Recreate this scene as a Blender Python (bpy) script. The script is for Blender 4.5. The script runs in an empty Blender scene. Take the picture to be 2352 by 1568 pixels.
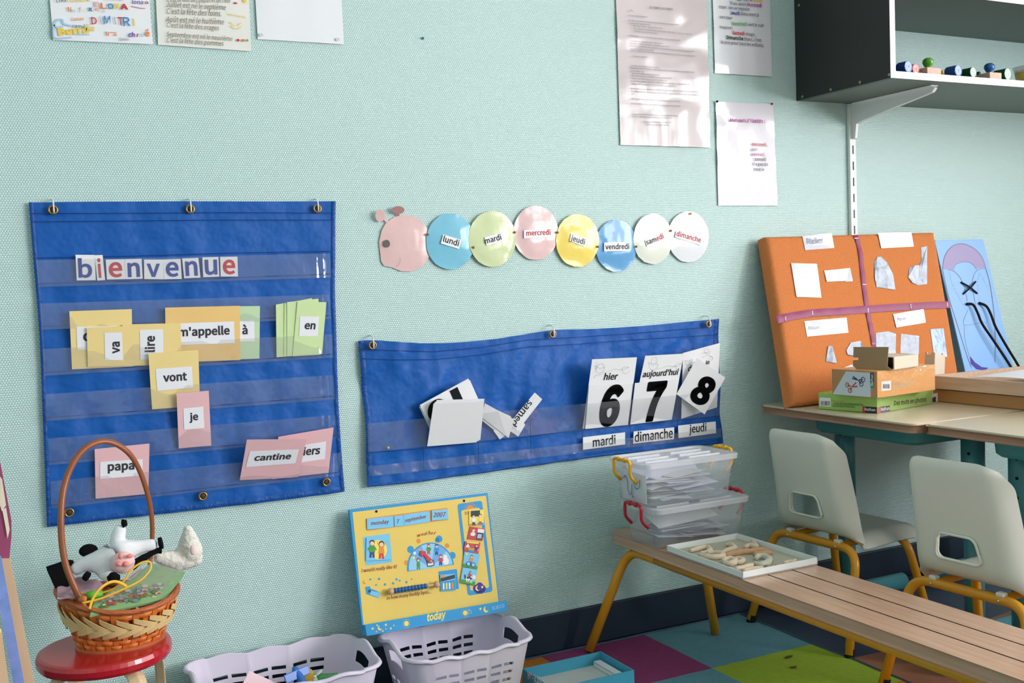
import bpy, bmesh, math, random
from mathutils import Vector, Matrix, noise
random.seed(7)
SC = bpy.context.scene
COL = SC.collection
V = Vector
PI = math.pi

# ---------------------------------------------------------------- camera
FPX = 2457.665
YAW, PIT, ROL = 0.465153901, -0.0544486534, -0.0369961209
fw = V((math.sin(YAW)*math.cos(PIT), math.cos(YAW)*math.cos(PIT), math.sin(PIT)))
_r = V((math.cos(YAW), -math.sin(YAW), 0)); _u = _r.cross(fw)
rt = _r*math.cos(ROL) + _u*math.sin(ROL)
up = -_r*math.sin(ROL) + _u*math.cos(ROL)
CAM = V((0, -2.54, 1.01))
cd = bpy.data.cameras.new('camera'); cam = bpy.data.objects.new('camera', cd); COL.objects.link(cam)
cd.sensor_width = 36; cd.lens = FPX/2352*36; cd.clip_start = 0.05
m3 = Matrix((rt, up, -fw)).transposed()
cam.matrix_world = Matrix.Translation(CAM) @ m3.to_4x4()
SC.camera = cam

# ---------------------------------------------------------------- light
SC.view_settings.view_transform = 'Standard'
SC.view_settings.look = 'None'
SC.view_settings.gamma = 1
SC.view_settings.use_curve_mapping = False
SC.view_settings.exposure = 0.0
W = bpy.data.worlds.new('daylight'); SC.world = W; W.use_nodes = True
W.node_tree.nodes['Background'].inputs[0].default_value = (0.82, 0.94, 1.0, 1)
W.node_tree.nodes['Background'].inputs[1].default_value = 0.50
def area(name, loc, tgt, sx, sy, power, col):
    l = bpy.data.lights.new(name, 'AREA'); l.shape = 'RECTANGLE'; l.size = sx; l.size_y = sy
    l.energy = power; l.color = col
    o = bpy.data.objects.new(name, l); COL.objects.link(o); o.location = loc
    o.rotation_euler = (V(tgt)-V(loc)).to_track_quat('-Z', 'Y').to_euler()
    return o
# daylight entering by the windows of the right-hand wall
WX = 4.3
area('daylight_window', (WX+0.25, -1.75, 1.68), (WX-1, -1.75, 1.68), 1.55, 1.5, 66, (1.0, 0.955, 0.98))
area('daylight_window', (WX+0.25, -3.65, 1.68), (WX-1, -3.65, 1.68), 1.55, 1.5, 212, (1.0, 0.955, 0.98))
area('daylight_window', (WX+0.25, -5.55, 1.68), (WX-1, -5.55, 1.68), 1.55, 1.5, 212, (1.0, 0.955, 0.98))

# ---------------------------------------------------------------- helpers
def lin(c):
    return tuple(((x/255)/12.92 if x <= 10 else (((x/255)+0.055)/1.055)**2.4) for x in c)
def ray(x, y):
    return fw + rt*((x-1176)/FPX) - up*((y-784)/FPX)
def aw(x, y, off=0.0):                      # point at distance off in front of the back wall
    d = ray(x, y); t = (-off-CAM.y)/d.y; return CAM + d*t
def az(x, y, z):
    d = ray(x, y); t = (z-CAM.z)/d.z; return CAM + d*t
def zc(ox, oy, s):
    return lambda x, y: (ox+x/s, oy+y/s)
class PL:
    def __init__(s, o, a, b):               # through o, along a, b to the upper side
        s.o = V(o); s.e1 = (V(a)-s.o).normalized(); e2 = V(b)-s.o
        s.e2 = (e2 - s.e1*e2.dot(s.e1)).normalized(); s.n = s.e1.cross(s.e2)
        if s.n.dot(CAM-s.o) < 0: s.n = -s.n
    def px(s, x, y):
        d = ray(x, y); t = (s.o-CAM).dot(s.n)/d.dot(s.n); p = CAM+d*t-s.o
        return (p.dot(s.e1), p.dot(s.e2))
    def pt(s, a, b, h=0.0):
        return s.o + s.e1*a + s.e2*b + s.n*h
WALL = lambda off: PL((0, -off, 0), (1, -off, 0), (0, -off, 1))

MATS = {}
def M(name, rgb, rough=0.6, spec=0.35, metal=0.0, var=0.06, vs=12.0, bump=0.0, bs=200.0, coat=0.0, crough=0.1, trans=0.0, lowb=0.0, lows=14.0):
    if name in MATS: return MATS[name]
    m = bpy.data.materials.new(name); m.use_nodes = True; nt = m.node_tree; N = nt.nodes; L = nt.links
    p = N['Principled BSDF']; c = lin(rgb)
    tc = N.new('ShaderNodeTexCoord')
    nz = N.new('ShaderNodeTexNoise'); nz.inputs['Scale'].default_value = vs; nz.inputs['Detail'].default_value = 3
    L.new(tc.outputs['Object'], nz.inputs['Vector'])
    mx = N.new('ShaderNodeMix'); mx.data_type = 'RGBA'
    mx.inputs[6].default_value = tuple(x*(1-var) for x in c)+(1,)
    mx.inputs[7].default_value = tuple(min(1, x*(1+var)) for x in c)+(1,)
    L.new(nz.outputs[0], mx.inputs[0]); L.new(mx.outputs[2], p.inputs['Base Color'])
    p.inputs['Roughness'].default_value = rough; p.inputs['Specular IOR Level'].default_value = spec
    p.inputs['Metallic'].default_value = metal; p.inputs['Coat Weight'].default_value = coat
    p.inputs['Coat Roughness'].default_value = crough; p.inputs['Transmission Weight'].default_value = trans
    last = None
    for (st, sc2) in ((bump, bs), (lowb, lows)):
        if st:
            n2 = N.new('ShaderNodeTexNoise'); n2.inputs['Scale'].default_value = sc2; n2.inputs['Detail'].default_value = 2
            L.new(tc.outputs['Object'], n2.inputs['Vector'])
            b = N.new('ShaderNodeBump'); b.inputs['Strength'].default_value = st; b.inputs['Distance'].default_value = 0.002 if sc2 > 60 else 0.01
            L.new(n2.outputs[0], b.inputs['Height'])
            if last: L.new(last.outputs[0], b.inputs['Normal'])
            last = b
    if last:
        L.new(last.outputs[0], p.inputs['Normal'])
        if coat: L.new(last.outputs[0], p.inputs['Coat Normal'])
    MATS[name] = m
    return m
def Mclear(name, rgb, milky, rough, gloss=0.12, lowb=0.0):
    if name in MATS: return MATS[name]
    m = bpy.data.materials.new(name); m.use_nodes = True; nt = m.node_tree; N = nt.nodes; L = nt.links
    for n in list(N): N.remove(n)
    out = N.new('ShaderNodeOutputMaterial'); tr = N.new('ShaderNodeBsdfTransparent'); di = N.new('ShaderNodeBsdfDiffuse')
    gl = N.new('ShaderNodeBsdfGlossy'); m1 = N.new('ShaderNodeMixShader'); m2 = N.new('ShaderNodeMixShader'); fr = N.new('ShaderNodeLayerWeight')
    di.inputs[0].default_value = lin(rgb)+(1,); gl.inputs['Roughness'].default_value = rough; fr.inputs[0].default_value = 0.5
    m1.inputs[0].default_value = milky
    L.new(tr.outputs[0], m1.inputs[1]); L.new(di.outputs[0], m1.inputs[2])
    pw = N.new('ShaderNodeMath'); pw.operation = 'POWER'; pw.inputs[1].default_value = 5
    mul = N.new('ShaderNodeMath'); mul.operation = 'MULTIPLY_ADD'; mul.inputs[1].default_value = 0.7; mul.inputs[2].default_value = gloss; mul.use_clamp = True
    L.new(fr.outputs['Facing'], pw.inputs[0]); L.new(pw.outputs[0], mul.inputs[0]); L.new(mul.outputs[0], m2.inputs[0])
    L.new(m1.outputs[0], m2.inputs[1]); L.new(gl.outputs[0], m2.inputs[2]); L.new(m2.outputs[0], out.inputs[0])
    if lowb:
        tc = N.new('ShaderNodeTexCoord'); n2 = N.new('ShaderNodeTexNoise'); n2.inputs['Scale'].default_value = 22
        b = N.new('ShaderNodeBump'); b.inputs['Strength'].default_value = lowb; b.inputs['Distance'].default_value = 0.01
        L.new(tc.outputs['Object'], n2.inputs['Vector']); L.new(n2.outputs[0], b.inputs['Height']); L.new(b.outputs[0], gl.inputs['Normal'])
    MATS[name] = m
    return m

class MB:
    def __init__(s, mat=None):
        s.v = []; s.f = []; s.fm = []; s.m = []; s.cur = 0
        if mat: s.use(mat)
    def use(s, mat):
        if mat not in s.m: s.m.append(mat)
        s.cur = s.m.index(mat); return s
    def add(s, vs, fs):
        k = len(s.v); s.v += [V(p) for p in vs]
        for f in fs: s.f.append(tuple(i+k for i in f)); s.fm.append(s.cur)
        return s
    def box(s, x0, x1, y0, y1, z0, z1):
        return s.add([(x, y, z) for x in (x0, x1) for y in (y0, y1) for z in (z0, z1)],
                     [(0, 1, 3, 2), (4, 6, 7, 5), (0, 4, 5, 1), (2, 3, 7, 6), (0, 2, 6, 4), (1, 5, 7, 3)])
    def obox(s, o, a, b, c):                # corner o and three edge vectors
        o, a, b, c = V(o), V(a), V(b), V(c)
        return s.add([o+a*i+b*j+c*k for i in (0, 1) for j in (0, 1) for k in (0, 1)],
                     [(0, 1, 3, 2), (4, 6, 7, 5), (0, 4, 5, 1), (2, 3, 7, 6), (0, 2, 6, 4), (1, 5, 7, 3)])
    def poly(s, pts):
        return s.add(pts, [tuple(range(len(pts)))])
    def prism(s, pts, d):                   # polygon pushed along d
        n = len(pts); d = V(d)
        return s.add(list(pts)+[V(p)+d for p in pts], [tuple(range(n)), tuple(range(2*n-1, n-1, -1))]+[(i, (i+1) % n, n+(i+1) % n, n+i) for i in range(n)])
    def tube(s, pts, r, n=10, closed=False, flat=None, upv=None):
        pts = [V(p) for p in pts]; N = len(pts); rs = r if isinstance(r, (list, tuple)) else [r]*N
        ts = []
        for i in range(N):
            a = pts[i-1] if (i > 0 or closed) else pts[i]; b = pts[(i+1) % N] if (i < N-1 or closed) else pts[i]
            t = b-a
            ts.append(t.normalized() if t.length > 1e-9 else V((0, 0, 1)))
        q = V(upv) if upv else (V((0, 0, 1)) if abs(ts[0].z) < 0.9 else V((1, 0, 0)))
        q = (q-ts[0]*q.dot(ts[0])).normalized(); vs = []
        for i in range(N):
            q = (q-ts[i]*q.dot(ts[i])).normalized(); w = ts[i].cross(q)
            fx, fy = (1, 1) if flat is None else flat
            for k in range(n):
                a = 2*PI*k/n; vs.append(pts[i]+q*(math.cos(a)*rs[i]*fx)+w*(math.sin(a)*rs[i]*fy))
        fs = []
        for i in range(N if closed else N-1):
            for k in range(n):
                a = i*n+k; b = i*n+(k+1) % n; c = ((i+1) % N)*n+(k+1) % n; d = ((i+1) % N)*n+k
                fs.append((a, d, c, b))
        if not closed: fs += [tuple(range(n)), tuple(range(N*n-1, (N-1)*n-1, -1))]
        return s.add(vs, fs)
    def lathe(s, c, prof, n=24, ax=(0, 0, 1)):
        c = V(c); ax = V(ax).normalized(); q = V((1, 0, 0)) if abs(ax.x) < 0.9 else V((0, 1, 0))
        q = (q-ax*q.dot(ax)).normalized(); w = ax.cross(q); vs = []; fs = []
        for (r, h) in prof:
            for k in range(n):
                a = 2*PI*k/n; vs.append(c+ax*h+(q*math.cos(a)+w*math.sin(a))*max(r, 1e-5))
        for i in range(len(prof)-1):
            for k in range(n):
                fs.append((i*n+k, i*n+(k+1) % n, (i+1)*n+(k+1) % n, (i+1)*n+k))
        if prof[0][0] > 1e-4: fs.append(tuple(range(n-1, -1, -1)))
        if prof[-1][0] > 1e-4: fs.append(tuple(range((len(prof)-1)*n, len(prof)*n)))
        return s.add(vs, fs)
    def ball(s, c, rx, ry=None, rz=None, nu=14, nv=10):
        ry = ry or rx; rz = rz or rx; c = V(c); vs = [c+V((0, 0, rz))]; fs = []
        for j in range(1, nv):
            t = PI*j/nv
            for i in range(nu):
                a = 2*PI*i/nu; vs.append(c+V((rx*math.sin(t)*math.cos(a), ry*math.sin(t)*math.sin(a), rz*math.cos(t))))
        vs.append(c-V((0, 0, rz))); e = len(vs)-1
        for i in range(nu):
            fs.append((0, 1+i, 1+(i+1) % nu)); fs.append((e, e-nu+(i+1) % nu, e-nu+i))
            for j in range(nv-2):
                a = 1+j*nu
                fs.append((a+i, a+nu+i, a+nu+(i+1) % nu, a+(i+1) % nu))
        return s.add(vs, fs)
    def grid(s, fn, nu, nv, skip=None):
        vs = [fn(i/nu, j/nv) for j in range(nv+1) for i in range(nu+1)]; fs = []
        for j in range(nv):
            for i in range(nu):
                if skip and skip((i+.5)/nu, (j+.5)/nv): continue
                a = j*(nu+1)+i; fs.append((a, a+1, a+nu+2, a+nu+1))
        return s.add(vs, fs)
    # flat art on a plane, h above it
    def art(s, pl, pts, h): return s.poly([pl.pt(a, b, h) for a, b in pts])
    def disc(s, pl, c, ra, rb, h, n=24, a0=0, a1=2*PI):
        full = abs(a1-a0-2*PI) < 1e-6; k = n if full else n+1
        return s.art(pl, [(c[0]+ra*math.cos(a0+(a1-a0)*i/n), c[1]+rb*math.sin(a0+(a1-a0)*i/n)) for i in range(k)], h)
    def line(s, pl, pts, w, h):
        P = [V((a, b)) for a, b in pts]; n = len(P); vs = []
        for i in range(n):
            t = (P[min(i+1, n-1)]-P[max(i-1, 0)])
            t = t.normalized() if t.length > 1e-9 else V((1, 0)); q = V((-t.y, t.x))*(w/2)
            vs += [pl.pt(*(P[i]+q), h), pl.pt(*(P[i]-q), h)]
        return s.add(vs, [(2*i, 2*i+1, 2*i+3, 2*i+2) for i in range(n-1)])

ORG = {}
def mk(name, mb, parent=None, smooth=False, label=None, cat=None, group=None, kind=None, org=None, bevel=0, solid=0, subs=0):
    xs = mb.v
    lo = V([min(p[i] for p in xs) for i in range(3)]); hi = V([max(p[i] for p in xs) for i in range(3)])
    o = V(org) if org else V(((lo.x+hi.x)/2, (lo.y+hi.y)/2, lo.z if parent is None else (lo.z+hi.z)/2))
    me = bpy.data.meshes.new(name); me.from_pydata([p-o for p in xs], [], mb.f)
    for m in mb.m: me.materials.append(m)
    me.polygons.foreach_set('material_index', mb.fm)
    if smooth: me.polygons.foreach_set('use_smooth', [True]*len(me.polygons))
    me.update()
    ob = bpy.data.objects.new(name, me); COL.objects.link(ob)
    ORG[ob.name] = o
    if parent is not None:
        ob.parent = parent; ob.location = o-ORG[parent.name]
    else: ob.location = o
    if solid:
        md = ob.modifiers.new('s', 'SOLIDIFY'); md.thickness = solid; md.offset = 0
        if smooth: md = ob.modifiers.new('e', 'EDGE_SPLIT'); md.split_angle = math.radians(50)
    if bevel:
        md = ob.modifiers.new('b', 'BEVEL'); md.width = bevel; md.segments = 2; md.limit_method = 'ANGLE'
    if subs:
        md = ob.modifiers.new('u', 'SUBSURF'); md.levels = subs; md.render_levels = subs
    tag(ob, label, cat, group, kind)
    return ob
def tag(ob, label=None, cat=None, group=None, kind=None):
    if label: ob['label'] = label
    if cat: ob['category'] = cat
    if group: ob['group'] = group
    if kind: ob['kind'] = kind
    return ob
def thing(name, loc, label, cat, group=None):
    ob = bpy.data.objects.new(name, None); COL.objects.link(ob); ob.location = loc; ob.empty_display_size = 0.05
    ORG[ob.name] = V(loc); return tag(ob, label, cat, group)
def dup(root, loc, rz=None, label=None):
    r = root.copy(); COL.objects.link(r); r.location = loc; ORG[r.name] = V(loc)
    if rz is not None: r.rotation_euler = (0, 0, rz)
    if label: r['label'] = label
    for ch in list(root.children):
        c = ch.copy(); COL.objects.link(c); c.parent = r
        for g in list(ch.children):
            d = g.copy(); COL.objects.link(d); d.parent = c
    return r
def crv(pts, n=6, closed=False):            # Catmull-Rom through points
    P = [V(p) for p in pts]; N = len(P); out = []
    for i in range(N if closed else N-1):
        if closed: p0, p1, p2, p3 = P[(i-1) % N], P[i], P[(i+1) % N], P[(i+2) % N]
        else: p0, p1, p2, p3 = P[max(i-1, 0)], P[i], P[i+1], P[min(i+2, N-1)]
        for k in range(n):
            t = k/n
            out.append(0.5*((2*p1)+(p2-p0)*t+(2*p0-5*p1+4*p2-p3)*t*t+(3*p1-p0-3*p2+p3)*t**3))
    if not closed: out.append(P[-1])
    return out
def fillet(pts, rad, n=6):                  # polyline with rounded corners
    P = [V(p) for p in pts]; out = [P[0]]
    for i in range(1, len(P)-1):
        a = (P[i-1]-P[i]); b = (P[i+1]-P[i]); r = min(rad, a.length*.48, b.length*.48)
        A = P[i]+a.normalized()*r; B = P[i]+b.normalized()*r
        for k in range(n+1):
            t = k/n; out.append(A*(1-t)**2+P[i]*2*t*(1-t)+B*t*t)
    out.append(P[-1]); return out
TX = {}
try:                                        # the sans serif face that ships with Blender; its built-in one otherwise
    FONT = bpy.data.fonts.load(bpy.utils.system_resource('DATAFILES', path='fonts')+'/Noto Sans CJK Regular.woff2')
except Exception:
    FONT = None
def text_geo(s, bold, shear, res):
    k = (s, bold, shear, res)
    if k in TX: return TX[k]
    c = bpy.data.curves.new('t', 'FONT'); c.body = s; c.size = 1; c.shear = shear; c.offset = max(0, min(bold*.45+.0035, .0125)) if FONT else bold; c.resolution_u = res
    c.fill_mode = 'FRONT'
    if FONT: c.font = FONT
    o = bpy.data.objects.new('t', c); COL.objects.link(o)
    dg = bpy.context.evaluated_depsgraph_get(); dg.update()
    me = bpy.data.meshes.new_from_object(o.evaluated_get(dg))
    vs = [(p.co.x, p.co.y) for p in me.vertices]; fs = [tuple(p.vertices) for p in me.polygons]
    bpy.data.objects.remove(o); bpy.data.curves.remove(c); bpy.data.meshes.remove(me)
    TX[k] = (vs, fs); return TX[k]
def T(mb, s, mat, pl, p0, p1, h, bold=0.0, shear=0.0, sy=1.0, box=None, res=2, heavy=False):
    """writing on a plane, its baseline from p0 to p1; box = exact height of its ink"""
    vs, fs = text_geo(s, bold, shear, res)
    if not vs: return
    x0 = min(v[0] for v in vs); x1 = max(v[0] for v in vs)
    d = V((p1[0]-p0[0], p1[1]-p0[1])); k = d.length/max(x1-x0, 1e-6); d.normalize(); q = V((-d.y, d.x))
    ky = k*sy; yb = 0
    if box:
        y0 = min(v[1] for v in vs); y1 = max(v[1] for v in vs); ky = box/(y1-y0); yb = y0
    mb.use(mat)
    if FONT and heavy:                 # very heavy numerals: the outline laid down several times round a small circle
        w = (x1-x0)*.052; ring = [(w*math.cos(i*PI/5), w*math.sin(i*PI/5)) for i in range(10)]
        vs2 = []; fs2 = []
        for dx, dy in ring+[(0, 0)]: n0 = len(vs2); vs2 += [(x+dx, y+dy) for x, y in vs]; fs2 += [tuple(i+n0 for i in f) for f in fs]
        vs, fs = vs2, fs2
    mb.add([pl.pt(p0[0]+d.x*(x-x0)*k+q.x*(y-yb)*ky, p0[1]+d.y*(x-x0)*k+q.y*(y-yb)*ky, h) for x, y in vs], fs)
def skin(name, nodes, edges, mat, parent, subs=2, smooth=True):
    """one continuous body grown round a skeleton: nodes (point, radius)"""
    o = ORG[parent.name]; c = V(nodes[0][0])
    me = bpy.data.meshes.new(name); me.from_pydata([V(p)-c for p, r in nodes], edges, []); me.update()
    ob = bpy.data.objects.new(name, me); COL.objects.link(ob); ob.parent = parent; ob.location = c-o; ORG[ob.name] = c
    ob.modifiers.new('sk', 'SKIN'); sv = me.skin_vertices[0].data if me.skin_vertices else None
    if sv is None:
        bm = bmesh.new(); bm.from_mesh(me); bm.verts.layers.skin.verify(); bm.to_mesh(me); bm.free(); sv = me.skin_vertices[0].data
    for i, (p, r) in enumerate(nodes):
        r = r if isinstance(r, tuple) else (r, r)
        sv[i].radius = r; sv[i].use_root = (i == 0)
    md = ob.modifiers.new('u', 'SUBSURF'); md.levels = subs; md.render_levels = subs
    ob.modifiers['sk'].use_smooth_shade = smooth
    me.materials.append(mat); return ob

def blob(name, balls, mat, parent, vox=.0022, rough=0.0):
    """soft body: overlapping balls (point, radius) fused into one skin"""
    mb = MB(mat)
    for p, r in balls: mb.ball(p, r, r, r, 16, 12)
    ob = mk(name, mb, parent)
    md = ob.modifiers.new('r', 'REMESH'); md.mode = 'VOXEL'; md.voxel_size = vox; md.use_smooth_shade = True
    md = ob.modifiers.new('s', 'SMOOTH'); md.factor = .5; md.iterations = 14
    if rough:
        t = bpy.data.textures.new(name+'_pile', 'CLOUDS'); t.noise_scale = .007
        md = ob.modifiers.new('d', 'DISPLACE'); md.texture = t; md.strength = rough; md.mid_level = .5
    return ob

# ---------------------------------------------------------------- materials
white_paper = M('white_paper', (232, 236, 238), 0.55, 0.4, var=0.02)
plain_white = M('plain_white', (236, 237, 238), 0.45, 0.4, var=0.02)
ink = M('black_ink', (28, 28, 30), 0.6, 0.2)
grey_ink = M('grey_ink', (95, 98, 102), 0.7, 0.2)
pale_ink = M('pale_grey_ink', (160, 160, 164), 0.7, 0.2)
brass = M('brass', (176, 140, 84), 0.32, 0.5, metal=0.9)
steel = M('bright_steel', (205, 205, 208), 0.3, 0.5, metal=0.9)
white_plastic = M('white_plastic', (235, 236, 236), 0.4, 0.4, var=0.02)
black_m = M('matt_black', (20, 20, 22), 0.75, 0.2)
blue_ink = M('blue_ink', (38, 62, 150), 0.6, 0.2)
red_ink = M('red_ink', (200, 45, 55), 0.6, 0.2)
C_ = lambda n, c, **k: M(n, c, 0.65, 0.25, **k)
k_red = C_('crayon_red', (196, 56, 72)); k_or = C_('crayon_orange', (228, 130, 62)); k_yel = C_('crayon_yellow', (240, 205, 70))
k_blu = C_('crayon_blue', (70, 140, 195)); k_lbl = C_('crayon_light_blue', (165, 205, 230)); k_grn = C_('crayon_green', (110, 180, 110))
k_pur = C_('crayon_purple', (110, 70, 165)); k_pnk = C_('crayon_pink', (232, 170, 180)); k_tea = C_('crayon_teal', (70, 120, 140))
k_sep = C_('sepia_ink', (120, 100, 78)); k_mag = C_('magenta_ink', (186, 92, 160))

def wall_material():
    m = bpy.data.materials.new('woven_wallpaper'); m.use_nodes = True; nt = m.node_tree; N = nt.nodes; L = nt.links
    p = N['Principled BSDF']; p.inputs['Roughness'].default_value = 0.38; p.inputs['Specular IOR Level'].default_value = 0.7
    tc = N.new('ShaderNodeTexCoord'); sep = N.new('ShaderNodeSeparateXYZ')
    nz = N.new('ShaderNodeTexNoise'); nz.inputs['Scale'].default_value = 60; L.new(tc.outputs['Object'], nz.inputs['Vector'])
    jit = N.new('ShaderNodeVectorMath'); jit.operation = 'SCALE'; jit.inputs['Scale'].default_value = 0.0012
    L.new(nz.outputs['Color'], jit.inputs[0])
    ad = N.new('ShaderNodeVectorMath'); L.new(tc.outputs['Object'], ad.inputs[0]); L.new(jit.outputs[0], ad.inputs[1])
    L.new(ad.outputs[0], sep.inputs[0])
    def mth(op, a, b=None):
        n = N.new('ShaderNodeMath'); n.operation = op
        for i, x in enumerate((a, b)):
            if x is None: continue
            if isinstance(x, (int, float)): n.inputs[i].default_value = x
            else: L.new(x, n.inputs[i])
        return n.outputs[0]
    sz = mth('SINE', mth('MULTIPLY', sep.outputs[2], 2*PI/0.0050))
    row = mth('MULTIPLY', mth('GREATER_THAN', mth('SINE', mth('MULTIPLY', sep.outputs[2], PI/0.0050)), 0), PI)
    sx = mth('SINE', mth('ADD', mth('MULTIPLY', sep.outputs[0], 2*PI/0.0056), row))
    h = mth('ADD', mth('MULTIPLY', sz, 0.6), mth('MULTIPLY', mth('MULTIPLY', sx, mth('ADD', sz, 1.2)), 0.45))
    b = N.new('ShaderNodeBump'); b.inputs['Strength'].default_value = 0.65; b.inputs['Distance'].default_value = 0.0008
    L.new(h, b.inputs['Height']); L.new(b.outputs[0], p.inputs['Normal'])
    n2 = N.new('ShaderNodeTexNoise'); n2.inputs['Scale'].default_value = 1.7; L.new(tc.outputs['Object'], n2.inputs['Vector'])
    mx = N.new('ShaderNodeMix'); mx.data_type = 'RGBA'
    mx.inputs[6].default_value = lin((186, 216, 211))+(1,); mx.inputs[7].default_value = lin((192, 222, 217))+(1,)
    L.new(n2.outputs[0], mx.inputs[0]); L.new(mx.outputs[2], p.inputs['Base Color'])
    return m
wall_m = wall_material()
navy = M('navy_skirting', (30, 46, 62), 0.5, 0.35, var=0.08)
ceil_m = M('ceiling_white', (238, 238, 234), 0.85, 0.2)
sidew = M('side_wall_paint', (196, 220, 212), 0.8, 0.2)

def floor_material():
    m = M('dark_lino', (52, 62, 84), 0.45, 0.35, var=0.12, vs=30)
    return m
floor_m = floor_material()
brown_lino = M('brown_lino', (150, 100, 74), 0.5, 0.35, var=0.12, vs=30)

# ---------------------------------------------------------------- the setting
S = dict(kind='structure')
mb = MB(wall_m); mb.box(-1.7, WX, 0, 0.15, 0, 2.75); mk('wall_back', mb, org=(0, 0, 0), **S)
mb = MB(floor_m); mb.box(-1.7, WX, -6.8, 0, -0.12, 0); mk('floor', mb, **S)
mb = MB(brown_lino)
a = az(1975, 1507, 0); b = az(2075, 1487, 0)
mb.prism([(1.99, a.y, 0.0012), (1.99, -4, 0.0012), (WX-0.02, -4, 0.0012), (WX-.02, a.y+0.28, 0.0012), (b.x+.25, b.y+0.02, 0.0012), (b.x, b.y, 0.0012)], (0, 0, -0.001))
mk('floor_inlay', mb, **S)
mb = MB(ceil_m); mb.box(-1.7, WX, -6.8, 0.15, 2.75, 2.87); mk('ceiling', mb, **S)
mb = MB(sidew); mb.box(-1.85, -1.7, -6.8, 0.15, 0, 2.75); mk('wall_left', mb, **S)
mb = MB(navy); mb.box(-1.69, WX-0.01, -0.012, -0.0005, 0.001, 0.107); mk('baseboard_back', mb, bevel=0.003, **S)
WINY = (-1.75, -3.65, -5.55); WZ0, WZ1, WH = 0.93, 2.43, 0.775
mb = MB(sidew)
mb.box(WX, WX+0.2, -6.8, 0.15, 0, WZ0); mb.box(WX, WX+0.2, -6.8, 0.15, WZ1, 2.75)
ys = [0.15]
for y in WINY: ys += [y+WH, y-WH]
ys.append(-6.8)
for i in range(0, len(ys), 2): mb.box(WX, WX+0.2, ys[i+1], ys[i], WZ0, WZ1)
mk('wall_right', mb, **S)
glass = Mclear('window_glass', (255, 255, 255), 0.0, 0.0, 0.04)
for i, y in enumerate(WINY):
    f = MB(white_plastic); t = 0.05; x0, x1 = WX+0.06, WX+0.12
    f.box(x0, x1, y-WH, y+WH, WZ0, WZ0+t); f.box(x0, x1, y-WH, y+WH, WZ1-t, WZ1)
    f.box(x0, x1, y-WH, y-WH+t, WZ0+t, WZ1-t); f.box(x0, x1, y+WH-t, y+WH, WZ0+t, WZ1-t)
    f.box(x0, x1, y-t/2, y+t/2, WZ0+t, WZ1-t)
    fo = mk('window_%d' % (i+1), f, **S)
    g = MB(glass); g.box(WX+0.085, WX+0.089, y-WH+t, y+WH-t, WZ0+t, WZ1-t); mk('pane', g, fo)

# rug
rx = [0.81, 0.985, 1.312, 1.642, 1.982]; ry = [-0.032, -0.345, -0.66, -0.975, -1.3]
orange_r = M('rug_orange', (190, 120, 50), 0.95, 0.1, var=0.15, vs=60, bump=0.6, bs=900)
purple_r = M('rug_plum', (140, 66, 108), 0.95, 0.1, var=0.15, vs=60, bump=0.6, bs=900)
blue_r = M('rug_teal', (98, 148, 160), 0.95, 0.1, var=0.15, vs=60, bump=0.6, bs=900)
green_r = M('rug_green', (150, 176, 58), 0.95, 0.1, var=0.15, vs=60, bump=0.6, bs=900)
edge_r = M('rug_binding', (70, 92, 112), 0.95, 0.1, var=0.1)
stain = M('rug_stain', (96, 92, 44), 0.95, 0.1)
pat = [[blue_r, orange_r, purple_r, blue_r], [purple_r, green_r, blue_r, green_r], [blue_r, orange_r, purple_r, orange_r], [green_r, blue_r, green_r, blue_r]]
def rugw(x, y):
    e = 0.008*noise.noise(V((x*7, y*7, 0)))
    ex = max(0, 1-abs(x-rx[-1])/0.12); ey = max(0, 1-abs(y-ry[0])/0.12)
    return V((x+e*ex, y+0.7*e*ey, 0.0045+0.0015*noise.noise(V((x*9, y*9, 3)))))
mb = MB()
for i in range(4):
    for j in range(4):
        mb.use(pat[j][i])
        mb.grid(lambda u, v: rugw(rx[i]+(rx[i+1]-rx[i])*u, ry[j+1]+(ry[j]-ry[j+1])*v), 10, 10)
for (px, py, r) in ((1813, 1507, .012), (1823, 1531, .010), (1808, 1510, .008)):
    p = az(px, py, 0.007); mb.use(stain); mb.add([(p.x+r*math.cos(a)*(1+.4*math.sin(3*a)), p.y+.6*r*math.sin(a), 0.0068) for a in [k*.5236 for k in range(12)]], [tuple(range(12))])
rug = mk('patchwork_rug', mb, smooth=True, label='rug of teal, plum, green and orange squares on the dark floor', cat='rug', org=(1.3, -0.65, 0.001))
mb = MB(edge_r)
per = [rugw(rx[0]+(rx[-1]-rx[0])*t/40, ry[0]) for t in range(41)]+[rugw(rx[-1], ry[0]+(ry[-1]-ry[0])*t/40) for t in range(1, 41)]
mb.tube([V((p.x, p.y, 0.0042)) for p in per], 0.004, 6); mk('binding', mb, rug)

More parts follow.
